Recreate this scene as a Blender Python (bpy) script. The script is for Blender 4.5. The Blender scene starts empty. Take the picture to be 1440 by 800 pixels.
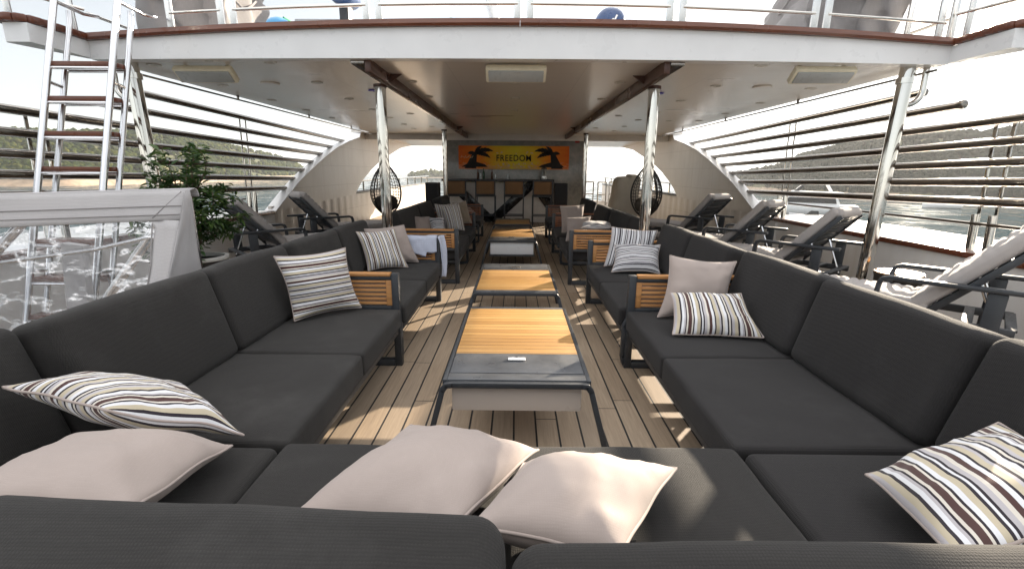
import bpy, bmesh, math, random
from mathutils import Vector, Matrix, noise
R = math.radians
random.seed(7)
S = bpy.context.scene
COL = S.collection

# ------------------------------------------------------------------ camera, sky, sun, exposure
F = 660.0 / 1440.0
tilt = math.atan(159 / 660.0); yaw = math.atan(4.5 / 660.0); roll = R(0.45)
fw = Vector((-math.sin(yaw) * math.cos(tilt), math.cos(yaw) * math.cos(tilt), -math.sin(tilt)))
rt = Vector((math.cos(yaw), math.sin(yaw), 0)); up = rt.cross(fw)
rt2 = rt * math.cos(roll) + up * math.sin(roll); up2 = -rt * math.sin(roll) + up * math.cos(roll)
camd = bpy.data.cameras.new('camera'); cam = bpy.data.objects.new('camera', camd); COL.objects.link(cam)
camd.sensor_width = 36; camd.lens = 36 * F; camd.clip_start = 0.05; camd.clip_end = 20000
m = Matrix((rt2, up2, -fw)).transposed().to_4x4(); m.translation = Vector((0, 0, 1.35))
cam.matrix_world = m
S.camera = cam

SUN_EL, SUN_AZ = R(16.3), R(40)
ZENITH_FILL = 11.0
GLARE = 14.0
W = bpy.data.worlds.new('World'); S.world = W; W.use_nodes = True
nt = W.node_tree; bg = nt.nodes['Background']
sky = nt.nodes.new('ShaderNodeTexSky'); sky.sky_type = 'NISHITA'; sky.sun_disc = False
sky.sun_elevation = SUN_EL; sky.sun_rotation = SUN_AZ; sky.dust_density = 0.5; sky.air_density = 1.0; sky.ozone_density = 1.0
hs = nt.nodes.new('ShaderNodeHueSaturation'); hs.inputs['Saturation'].default_value = 0.34
# added fill: sky brightened and whitened overhead, out of view, to light the lounge
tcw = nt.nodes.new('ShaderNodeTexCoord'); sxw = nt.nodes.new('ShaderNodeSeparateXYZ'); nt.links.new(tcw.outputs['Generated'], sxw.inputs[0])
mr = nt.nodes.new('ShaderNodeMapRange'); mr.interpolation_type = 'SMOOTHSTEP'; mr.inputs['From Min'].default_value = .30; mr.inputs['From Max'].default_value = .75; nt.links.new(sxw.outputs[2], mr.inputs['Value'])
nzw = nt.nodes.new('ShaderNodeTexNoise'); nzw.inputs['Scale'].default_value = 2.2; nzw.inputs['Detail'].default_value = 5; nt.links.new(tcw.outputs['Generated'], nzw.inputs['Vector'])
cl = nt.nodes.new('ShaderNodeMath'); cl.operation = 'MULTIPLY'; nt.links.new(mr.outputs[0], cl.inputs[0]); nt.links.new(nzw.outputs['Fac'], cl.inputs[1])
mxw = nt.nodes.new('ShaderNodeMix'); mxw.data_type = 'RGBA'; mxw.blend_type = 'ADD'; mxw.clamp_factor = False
mxw.inputs[7].default_value = (ZENITH_FILL * 1.02, ZENITH_FILL * .98, ZENITH_FILL * .94, 1); nt.links.new(cl.outputs[0], mxw.inputs[0])
nt.links.new(sky.outputs[0], hs.inputs['Color']); # thin haze evens out the glare round the sun: bright parts are compressed
def wmath(op, a, b):
    x = nt.nodes.new('ShaderNodeVectorMath'); x.operation = op
    for k, v in enumerate((a, b)):
        if isinstance(v, tuple): x.inputs[k].default_value = v
        else: nt.links.new(v, x.inputs[k])
    return x.outputs[0]
den = wmath('ADD', wmath('MULTIPLY', hs.outputs[0], (1 / GLARE,) * 3), (1, 1, 1)); cmp_ = wmath('DIVIDE', wmath('MULTIPLY', hs.outputs[0], (1.15,) * 3), den)
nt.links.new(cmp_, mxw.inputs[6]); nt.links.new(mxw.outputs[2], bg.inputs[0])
bg.inputs[1].default_value = 0.05
sl = bpy.data.lights.new('sun', 'SUN'); sl.energy = 2.9; sl.angle = R(0.5); sl.color = (1.0, 0.86, 0.68)
so = bpy.data.objects.new('sun', sl); COL.objects.link(so)
sv = Vector((math.sin(SUN_AZ) * math.cos(SUN_EL), math.cos(SUN_AZ) * math.cos(SUN_EL), math.sin(SUN_EL)))
so.rotation_euler = sv.to_track_quat('Z', 'Y').to_euler(); so.location = sv * 50
S.view_settings.view_transform = 'Standard'; S.view_settings.look = 'None'
S.view_settings.exposure = 2.42; S.view_settings.gamma = 1.0; S.view_settings.use_curve_mapping = False
S.render.engine = 'CYCLES'
S.cycles.max_bounces = 12; S.cycles.diffuse_bounces = 8; S.cycles.glossy_bounces = 5
S.cycles.transparent_max_bounces = 16; S.cycles.transmission_bounces = 6
S.cycles.sample_clamp_indirect = 6; S.cycles.use_denoising = True
S.cycles.caustics_reflective = True; S.cycles.blur_glossy = 1.0; S.cycles.caustics_refractive = False

# ------------------------------------------------------------------ materials
MATS = {}
class N:
    """small node builder"""
    def __init__(s, name):
        s.m = bpy.data.materials.new(name); s.m.use_nodes = True
        s.t = s.m.node_tree; s.b = s.t.nodes['Principled BSDF']; s.o = s.t.nodes['Material Output']
        MATS[name] = s.m
    def n(s, typ, **kw):
        x = s.t.nodes.new('ShaderNode' + typ)
        for k, v in kw.items():
            if k in x.inputs: x.inputs[k].default_value = v
            else: setattr(x, k, v)
        return x
    def l(s, a, b): s.t.links.new(a, b)
    def co(s, scale=(1, 1, 1), kind='Object'):
        tc = s.n('TexCoord'); mp = s.n('Mapping'); mp.inputs['Scale'].default_value = scale
        s.l(tc.outputs[kind], mp.inputs[0]); return mp.outputs[0]
    def noise(s, vec, scale, detail=4, rough=.55):
        x = s.n('TexNoise'); x.inputs['Scale'].default_value = scale; x.inputs['Detail'].default_value = detail
        x.inputs['Roughness'].default_value = rough; s.l(vec, x.inputs['Vector']); return x.outputs['Fac']
    def ramp(s, fac, stops, interp='LINEAR'):
        x = s.n('ValToRGB'); cr = x.color_ramp; cr.interpolation = interp
        while len(cr.elements) < len(stops): cr.elements.new(1.0)
        for e, (p, c) in zip(cr.elements, stops):
            e.position = p; e.color = (c[0], c[1], c[2], 1) if hasattr(c, '__len__') else (c, c, c, 1)
        s.l(fac, x.inputs[0]); return x.outputs[0]
    def math(s, op, a, b=None, c=None):
        x = s.n('Math', operation=op)
        for i, v in enumerate((a, b, c)):
            if v is None: continue
            if isinstance(v, (int, float)): x.inputs[i].default_value = v
            else: s.l(v, x.inputs[i])
        return x.outputs[0]
    def mix(s, fac, a, b, blend='MIX'):
        x = s.n('Mix', data_type='RGBA', blend_type=blend)
        for sock, v in ((x.inputs[0], fac), (x.inputs[6], a), (x.inputs[7], b)):
            if isinstance(v, (int, float)): sock.default_value = v
            elif isinstance(v, tuple): sock.default_value = (v[0], v[1], v[2], 1)
            else: s.l(v, sock)
        return x.outputs[2]
    def bump(s, h, strength, dist=.01, nrm=None):
        x = s.n('Bump'); x.inputs['Strength'].default_value = strength; x.inputs['Distance'].default_value = dist
        s.l(h, x.inputs['Height'])
        if nrm is not None: s.l(nrm, x.inputs['Normal'])
        s.l(x.outputs[0], s.b.inputs['Normal']); return x.outputs[0]
    def set(s, **kw):
        for k, v in kw.items():
            k = k.replace('_', ' ')
            if hasattr(v, 'is_linked') or hasattr(v, 'links'): s.l(v, s.b.inputs[k])
            else: s.b.inputs[k].default_value = (v[0], v[1], v[2], 1) if isinstance(v, tuple) else v

def simple(name, col, rough=.5, metal=0., var=.12, vscale=6., rvar=.1, bump=0., bscale=60., coat=0., kind='Object', stretch=(1, 1, 1)):
    q = N(name); v = q.co(stretch, kind)
    f = q.noise(v, vscale, 5)
    c = q.ramp(f, [(.25, tuple(x * (1 - var) for x in col)), (.75, tuple(min(1, x * (1 + var)) for x in col))])
    q.set(Base_Color=c, Metallic=metal, Coat_Weight=coat)
    q.set(Roughness=q.ramp(q.noise(v, vscale * 2.3, 4), [(.3, max(0, rough - rvar)), (.7, min(1, rough + rvar))]))
    if bump: q.bump(q.noise(v, bscale, 3), bump, .004)
    return q.m

def fabric(name, col, weave=520., bump=.35, var=.10, warm=None, rough=.9, sheen=.15, contrast=.35, dust=.08):
    q = N(name); v = q.co()
    f = q.noise(v, 3.0, 4)
    base = q.ramp(f, [(.3, tuple(x * (1 - var) for x in col)), (.7, tuple(x * (1 + var) for x in col))])
    w1 = q.n('TexWave', wave_type='BANDS', bands_direction='X'); w1.inputs['Scale'].default_value = weave / 16; w1.inputs['Distortion'].default_value = 1.2; w1.inputs['Detail'].default_value = 1
    w2 = q.n('TexWave', wave_type='BANDS', bands_direction='Y'); w2.inputs['Scale'].default_value = weave / 16; w2.inputs['Distortion'].default_value = 1.2; w2.inputs['Detail'].default_value = 1
    w3 = q.n('TexWave', wave_type='BANDS', bands_direction='Z'); w3.inputs['Scale'].default_value = weave / 16; w3.inputs['Distortion'].default_value = 1.2; w3.inputs['Detail'].default_value = 1
    for w in (w1, w2, w3): q.l(v, w.inputs['Vector'])
    s_ = q.math('ADD', q.math('ADD', w1.outputs['Fac'], w2.outputs['Fac']), w3.outputs['Fac'])
    fine = q.noise(v, weave, 2, .7)
    h = q.math('ADD', q.math('MULTIPLY', s_, .33), fine)
    c = q.mix(q.math('MULTIPLY', fine, .55), base, tuple(x * .55 for x in col))
    c = q.mix(q.ramp(s_, [(.25, .0), (.8, contrast)]), c, tuple(x * .45 for x in col))
    c = q.mix(q.ramp(q.noise(v, 2.1, 6, .68), [(.52, 0.), (.78, dust)]), c, tuple(min(1, x * 1.2 + .05) for x in col))
    q.set(Base_Color=c, Roughness=rough, Sheen_Weight=sheen)
    q.bump(h, bump, .003); return q.m

# teak deck: planks along Y with black caulking, butt joints and long grain
q = N('teak_deck'); tc = q.n('TexCoord'); sx = q.n('SeparateXYZ'); q.l(tc.outputs['Object'], sx.inputs[0])
px = q.math('DIVIDE', sx.outputs[0], .12); idx = q.math('FLOOR', px); fr = q.math('FRACT', px)
wn = q.n('TexWhiteNoise', noise_dimensions='1D'); q.l(idx, wn.inputs['W'])
yo = q.math('ADD', q.math('DIVIDE', sx.outputs[1], 2.6), q.math('MULTIPLY', wn.outputs['Value'], 7.3))
wn2 = q.n('TexWhiteNoise', noise_dimensions='2D'); cb = q.n('CombineXYZ'); q.l(idx, cb.inputs[0]); q.l(q.math('FLOOR', yo), cb.inputs[1]); q.l(cb.outputs[0], wn2.inputs['Vector'])
g = q.noise(q.co((26, 1.1, 1)), 3.2, 6, .62); g2 = q.noise(q.co((1, .35, 1)), 1.6, 3)
plank = q.ramp(wn2.outputs['Value'], [(0, (.315, .235, .162)), (.35, (.37, .282, .197)), (.7, (.42, .328, .235)), (1, (.33, .26, .19))])
plank = q.mix(q.ramp(g, [(.35, .0), (.75, .65)]), plank, (.20, .15, .108))
plank = q.mix(q.ramp(g2, [(.4, .0), (.75, .35)]), plank, (.36, .30, .235))
gap = q.math('GREATER_THAN', q.math('ABSOLUTE', q.math('SUBTRACT', fr, .5)), .457)
fy = q.math('FRACT', yo); gy = q.math('LESS_THAN', fy, .0022)
gap = q.math('MAXIMUM', gap, gy)
q.set(Base_Color=q.mix(gap, plank, (.012, .012, .013)), Roughness=q.math('ADD', .5, q.math('MULTIPLY', g, .25)))
q.bump(q.math('SUBTRACT', q.math('MULTIPLY', g, .25), gap), .5, .004)

def teak(name, c1, c2, c3, axis=0, rough=.42, per=None, horiz=1):
    """varnished teak with grain along axis; optional separate slats of width per across axis horiz (in object space)"""
    q = N(name); st = [22, 22, 22]; st[axis] = 1.2
    g = q.noise(q.co(tuple(st)), 2.2, 6, .6); f = q.noise(q.co(), 2.0, 3)
    c = q.ramp(g, [(.3, c1), (.55, c2), (.8, c3)])
    if per:
        tc = q.n('TexCoord'); sx = q.n('SeparateXYZ'); q.l(tc.outputs['Object'], sx.inputs[0])
        p = q.math('DIVIDE', sx.outputs[horiz], per); w = q.n('TexWhiteNoise', noise_dimensions='1D'); q.l(q.math('FLOOR', p), w.inputs['W'])
        c = q.mix(.6, c, q.ramp(w.outputs['Value'], [(0, c1), (.5, c2), (1, c3)]))
        gap = q.math('GREATER_THAN', q.math('ABSOLUTE', q.math('SUBTRACT', q.math('FRACT', p), .5)), .462)
        c = q.mix(gap, c, (.06, .025, .01)); q.bump(q.math('SUBTRACT', 1, gap), .35, .003)
    else:
        oi = q.n('ObjectInfo'); c = q.mix(q.math('MULTIPLY', oi.outputs['Random'], .25), c, c1)
        q.bump(g, .15, .002)
    q.set(Base_Color=c, Roughness=q.ramp(f, [(.3, rough - .08), (.7, rough + .1)]))
    return q.m
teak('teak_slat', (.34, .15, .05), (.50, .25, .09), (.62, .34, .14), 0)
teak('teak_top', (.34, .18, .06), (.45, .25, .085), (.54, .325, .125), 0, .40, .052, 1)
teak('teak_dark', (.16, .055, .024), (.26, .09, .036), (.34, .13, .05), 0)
teak('mahogany', (.085, .026, .014), (.135, .042, .02), (.18, .06, .03), 0, .25)
teak('mahogany_lengthwise', (.085, .026, .014), (.135, .042, .02), (.18, .06, .03), 1, .25)
teak('beam_wood', (.045, .017, .010), (.07, .026, .015), (.10, .038, .02), 1, .3)
fabric('sofa_fabric', (.0255, .0232, .0215), 900, .45, .16, sheen=.04, contrast=.8, dust=.30)
fabric('sofa_fabric_shaded', (.0202, .0184, .0192), 900, .45, .16, sheen=.04, contrast=.8, dust=.22)  # shade on the right sofas put into a darker copy of the fabric
fabric('pillow_beige', (.405, .342, .312), 900, .08, .05, sheen=.1, contrast=.12)
fabric('lounger_fabric', (.50, .465, .45), 600, .2, .06)
fabric('canvas_grey', (.50, .485, .49), 500, .15, .06, rough=.8)
fabric('tarp_grey', (.30, .285, .285), 300, .1, .1, rough=.75)
fabric('towel_blue', (.66, .71, .86), 300, .3, .04)
fabric('cover_beige', (.66, .60, .50), 300, .2, .12)
fabric('tan_canvas', (.33, .27, .20), 300, .2, .15)
fabric('sling_brown', (.30, .165, .075), 260, .3, .15)

def stripes(name, axis, warm):
    q = N(name); tc = q.n('TexCoord'); sx = q.n('SeparateXYZ'); q.l(tc.outputs['UV'], sx.inputs[0])
    p = q.math('FRACT', q.math('ADD', q.math('MULTIPLY', sx.outputs[axis], 1.5), .13))
    cream = (.68, .64, .57) if warm else (.64, .65, .68); beige = (.52, .46, .34) if warm else (.50, .50, .51); white = (.72, .73, .76)
    dk = (.022, .016, .024); br = (.075, .035, .032) if warm else (.05, .045, .055); gy = (.47, .45, .47)
    st = [(0, white), (.045, dk), (.072, cream), (.10, dk), (.122, gy), (.17, beige), (.225, dk), (.255, white), (.30, gy), (.325, dk), (.345, cream), (.375, br), (.435, cream), (.46, dk), (.482, white), (.53, beige), (.585, dk), (.612, white),
          (.635, dk), (.66, gy), (.70, cream), (.735, br), (.785, white), (.825, dk), (.848, beige), (.905, gy), (.935, dk), (.962, cream)]
    c = q.ramp(p, st, 'CONSTANT'); v = q.co(); fn = q.noise(v, 700, 2)
    q.set(Base_Color=q.mix(q.math('MULTIPLY', fn, .25), c, (.4, .38, .36), 'MULTIPLY'), Roughness=.9, Sheen_Weight=.15)
    q.bump(fn, .12, .003)
stripes('stripe_across', 0, True); stripes('stripe_along', 1, True); stripes('stripe_cool_across', 0, False); stripes('stripe_cool_along', 1, False)

simple('dark_metal', (.030, .034, .040), .42, .0, .15, 30, .08, .05, 300)
simple('dark_panel', (.075, .08, .088), .36, 0, .25, 5, .12, .05, 200)
simple('brushed_silver', (.75, .75, .74), .28, 1., .05, 20)
simple('white_paint', (.74, .75, .76), .32, 0, .05, 3, .08, .04, 15)
simple('white_gloss', (.80, .80, .80), .2, 0, .03, 3, .05)
simple('table_box', (.46, .41, .37), .3, .0, .05, 2, .05)
simple('grey_plastic', (.30, .31, .31), .45, 0, .1, 10)
simple('cream_plastic', (.72, .67, .52), .5, 0, .1, 10)
simple('black_plastic', (.012, .012, .013), .5, 0, .2, 20)
simple('speaker_grille', (.010, .010, .012), .7, 0, .3, 90, .1, .4, 250)
simple('wicker_black', (.010, .009, .009), .45, 0, .3, 60)
simple('cushion_brown', (.05, .042, .036), .9, 0, .2, 10)
simple('bar_black', (.012, .012, .014), .22, 0, .2, 6)
simple('bar_white', (.78, .75, .71), .4, 0, .1, 4)
simple('boat_blue', (.035, .07, .17), .3, 0, .12, 6)
simple('cap_blue', (.04, .28, .55), .4, 0, .1, 6)
simple('line_green', (.02, .22, .11), .6, 0, .1, 6)
simple('dinghy_grey', (.34, .35, .36), .45, 0, .08, 6)
simple('dark_glass', (.02, .022, .026), .08, 0, .2, 4)
simple('letter_dark', (.010, .008, .007), .8, 0, .1, 6)
simple('letter_pale', (.68, .50, .30), .5, 0, .1, 6)
simple('red_mark', (.28, .02, .015), .5, 0, .1, 6)
simple('planter', (.50, .49, .46), .7, 0, .12, 12, .1, .1, 60)
simple('basket_dark', (.025, .02, .018), .7, 0, .3, 60, .1, .4, 150)
simple('bark', (.11, .075, .05), .85, 0, .3, 30, .05, .5, 60)
simple('soil', (.03, .02, .014), .95, 0, .3, 30)
simple('steel', (.66, .64, .60), .07, 1., .03, 2, .03)
simple('steel_bright', (.78, .78, .79), .22, 1., .02, 2, .03)
simple('steel_rail', (.26, .24, .22), .15, 1., .06, 2, .03)
simple('blue_lamp', (.05, .04, .5), .3, 0, .1, 6)
simple('lamp_glass', (.36, .38, .38), .3, 0, .06, 10, .05, .08, 80)
simple('downlight_lens', (.62, .60, .55), .25, 0, .05, 10)
simple('rock_shore', (.36, .27, .19), .9, 0, .35, .35, .05, 1., 2)
simple('bottle_green', (.02, .06, .03), .08, 0, .1, 6)
simple('bottle_brown', (.08, .03, .01), .08, 0, .1, 6)

# ceiling: satin cream panels laid across the deck, thin seams
q = N('ceiling_panel'); tc = q.n('TexCoord'); sx = q.n('SeparateXYZ'); q.l(tc.outputs['Object'], sx.inputs[0])
fy = q.math('FRACT', q.math('DIVIDE', sx.outputs[1], .2)); seam = q.math('LESS_THAN', fy, .025)
fx = q.math('FRACT', q.math('ADD', q.math('DIVIDE', sx.outputs[0], 1.3), .5)); seamx = q.math('LESS_THAN', fx, .004)
sm = q.math('MAXIMUM', q.math('MULTIPLY', seam, .22), q.math('MULTIPLY', seamx, .35))
f = q.noise(q.co((.4, 1.5, 1)), 1.3, 4)
q.set(Base_Color=q.mix(sm, q.ramp(f, [(.3, (.74, .70, .65)), (.7, (.81, .77, .72))]), (.25, .22, .2)), Roughness=q.ramp(f, [(.3, .26), (.7, .4)]), Coat_Weight=.6, Coat_Roughness=.16)
q.bump(q.math('ADD', q.math('MULTIPLY', f, .6), q.math('MULTIPLY', sm, -1.)), .12, .01)

# bulwark / fin lining: cream painted steel with welded plate seams and dull streaks
q = N('painted_plate'); v = q.co((1, 1, 1)); f = q.noise(v, 1.4, 5); st = q.noise(q.co((7, 7, .5)), 1.2, 4)
br = q.n('TexBrick'); br.inputs['Scale'].default_value = 1.0; br.inputs['Mortar Size'].default_value = .006; br.inputs['Brick Width'].default_value = 1.15; br.inputs['Row Height'].default_value = .42
cx = q.n('CombineXYZ'); sp = q.n('SeparateXYZ'); q.l(v, sp.inputs[0]); q.l(sp.outputs[1], cx.inputs[0]); q.l(sp.outputs[2], cx.inputs[1]); q.l(cx.outputs[0], br.inputs['Vector'])
c = q.ramp(f, [(.3, (.62, .575, .52)), (.7, (.70, .655, .60))]); c = q.mix(q.ramp(st, [(.5, 0.), (.8, .35)]), c, (.52, .45, .37))
c = q.mix(q.math('MULTIPLY', br.outputs['Fac'], .35), c, (.3, .26, .22))
q.set(Base_Color=c, Roughness=.38); q.bump(q.math('SUBTRACT', q.math('MULTIPLY', f, .7), br.outputs['Fac']), .1, .01)

q = N('bulwark_white'); v = q.co(); f = q.noise(v, 1.2, 5); st = q.noise(q.co((6, 6, .4)), 1.3, 5)
c = q.mix(q.ramp(st, [(.5, 0.), (.85, .3)]), q.ramp(f, [(.3, (.66, .66, .66)), (.7, (.74, .74, .74))]), (.5, .45, .38))
q.set(Base_Color=c, Roughness=.36); q.bump(f, .1, .02)

# bar wall: grey polished stone with pale clouds and veins
q = N('grey_marble'); v = q.co((1, 1, 1)); f = q.noise(v, 1.5, 8, .62); f2 = q.noise(v, 4.2, 8, .7)
vn = q.ramp(q.math('ABSOLUTE', q.math('SUBTRACT', f2, .5)), [(0., 1.), (.02, .35), (.06, 0.)])
c = q.ramp(f, [(.35, (.15, .155, .15)), (.6, (.24, .24, .23)), (.8, (.42, .37, .32))])
c = q.mix(q.math('MULTIPLY', vn, .35), c, (.42, .38, .34))
q.set(Base_Color=c, Roughness=.16)

# mural: orange to yellow sunset print
q = N('mural_print'); tc = q.n('TexCoord'); sx = q.n('SeparateXYZ'); q.l(tc.outputs['UV'], sx.inputs[0])
d = q.math('ABSOLUTE', q.math('SUBTRACT', sx.outputs[0], .52)); nz = q.noise(q.co((1, 1, 4)), 2.2, 5)
d = q.math('ADD', d, q.math('MULTIPLY', q.math('SUBTRACT', nz, .5), .22))
c = q.ramp(d, [(0, (.80, .66, .04)), (.15, (.82, .54, .03)), (.30, (.80, .24, .02)), (.5, (.66, .13, .015))])
low = q.math('MULTIPLY', q.math('GREATER_THAN', q.noise(q.co((3, 1, 9)), 2.6, 5, .7), q.math('ADD', .42, q.math('MULTIPLY', sx.outputs[1], .55))), .6)
c = q.mix(low, c, (.65, .36, .22))
q.set(Base_Color=c, Roughness=.65, Specular_IOR_Level=.2)

# clear vinyl window
q = N('clear_vinyl'); q.t.nodes.remove(q.b)
tr = q.n('BsdfTransparent'); tr.inputs[0].default_value = (.93, .94, .96, 1); gl = q.n('BsdfGlossy'); gl.inputs['Roughness'].default_value = .06
v = q.co(); bp = q.n('Bump'); bp.inputs['Strength'].default_value = .8; bp.inputs['Distance'].default_value = .05; q.l(q.noise(q.co((1, 1, 2.2)), 4, 5, .6), bp.inputs['Height']); q.l(bp.outputs[0], gl.inputs['Normal'])
rdg = q.math('ABSOLUTE', q.math('SUBTRACT', q.noise(q.co((.9, 1, 2.4)), 2.6, 4, .55), .5)); crease = q.ramp(rdg, [(.0, .55), (.012, .30), (.035, .0)])
lw = q.n('LayerWeight'); lw.inputs[0].default_value = .12; q.l(bp.outputs[0], lw.inputs['Normal'])
mx = q.n('MixShader'); q.l(q.math('ADD', q.math('ADD', q.math('MULTIPLY', lw.outputs['Fresnel'], .9), .10), crease), mx.inputs[0]); q.l(tr.outputs[0], mx.inputs[1]); q.l(gl.outputs[0], mx.inputs[2]); q.l(mx.outputs[0], q.o.inputs[0])
q = N('clear_glass'); q.t.nodes.remove(q.b)
tr = q.n('BsdfTransparent'); tr.inputs[0].default_value = (.9, .92, .92, 1); gl = q.n('BsdfGlossy'); gl.inputs['Roughness'].default_value = .04
mx = q.n('MixShader'); mx.inputs[0].default_value = .22; q.l(tr.outputs[0], mx.inputs[1]); q.l(gl.outputs[0], mx.inputs[2]); q.l(mx.outputs[0], q.o.inputs[0])

# sea
q = N('sea_water'); v = q.co((1, 1, 1)); n1 = q.noise(v, .42, 6, .65); n2 = q.noise(q.co((.5, 1, 1)), .06, 3); n3 = q.noise(v, 1.6, 4, .6)
h = q.math('ADD', q.math('ADD', n1, q.math('MULTIPLY', n2, 2.2)), q.math('MULTIPLY', n3, .35))
q.set(Base_Color=(.035, .055, .062), Roughness=.6, Specular_IOR_Level=0.)
gl = q.n('BsdfGlossy'); gl.inputs['Roughness'].default_value = .07; gl.inputs['Color'].default_value = (.93, .96, 1, 1)
bp = q.n('Bump'); bp.inputs['Strength'].default_value = .6; bp.inputs['Distance'].default_value = .085; q.l(h, bp.inputs['Height']); q.l(bp.outputs[0], gl.inputs['Normal'])
# choppy water: little sky is mirrored by the wave faces turned to the viewer, more towards the horizon, and single facets flash
lw = q.n('LayerWeight'); mro = q.ramp(lw.outputs['Facing'], [(.4, .02), (.72, .14), (.90, .15), (.94, .2), (.962, .5), (.985, .65)])
nm = q.noise(v, .17, 6, .72); fac = q.ramp(nm, [(.38, .12), (.48, .42), (.54, 1.1), (.60, 2.6), (.68, 4.2)])
mx = q.n('MixShader'); q.l(q.math('MINIMUM', q.math('MULTIPLY', mro, fac), .8), mx.inputs[0]); q.l(q.b.outputs[0], mx.inputs[1]); q.l(gl.outputs[0], mx.inputs[2]); q.l(mx.outputs[0], q.o.inputs[0])

def leafmat(name, dark, mid, light, trans=.25):
    q = N(name); oi = q.n('ObjectInfo'); ge = q.n('NewGeometry'); v = q.co()
    c = q.ramp(ge.outputs['Random Per Island'], [(.1, dark), (.5, mid), (.95, light)])
    q.set(Base_Color=c, Roughness=.45)
    if trans:
        tl = q.n('BsdfTranslucent'); q.l(c, tl.inputs[0]); mx = q.n('MixShader'); mx.inputs[0].default_value = trans
        q.l(q.b.outputs[0], mx.inputs[1]); q.l(tl.outputs[0], mx.inputs[2]); q.l(mx.outputs[0], q.o.inputs[0])
leafmat('ficus_leaf', (.018, .05, .012), (.035, .085, .018), (.10, .16, .035), .3)
def woodmat(name, dark, mid, light):
    q = N(name); ge = q.n('NewGeometry'); v = q.co()
    c = q.ramp(ge.outputs['Random Per Island'], [(.05, dark), (.5, mid), (.95, light)])
    c = q.mix(q.ramp(q.noise(v, 2.2, 3, .7), [(.42, .75), (.6, 0.)]), c, tuple(x * .45 for x in dark))
    c = q.mix(q.ramp(q.noise(v, .035, 3), [(.45, 0.), (.65, .5)]), c, dark)
    q.set(Base_Color=c, Roughness=.95, Specular_IOR_Level=.05); q.bump(q.noise(v, 1.6, 4, .7), 1., .8)
woodmat('pine_wood', (.020, .036, .009), (.058, .078, .014), (.118, .120, .026))
woodmat('backlit_pine_wood', (.012, .020, .013), (.020, .030, .020), (.032, .042, .027))  # backlit shade of the right hill put into darker pine colours
q = N('hill_ground'); v = q.co(); f = q.noise(v, .09, 6, .7)
q.set(Base_Color=q.ramp(f, [(.35, (.045, .055, .022)), (.55, (.085, .085, .035)), (.75, (.22, .17, .10))]), Roughness=.95); q.bump(q.noise(v, .8, 4), .8, .5)

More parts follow.
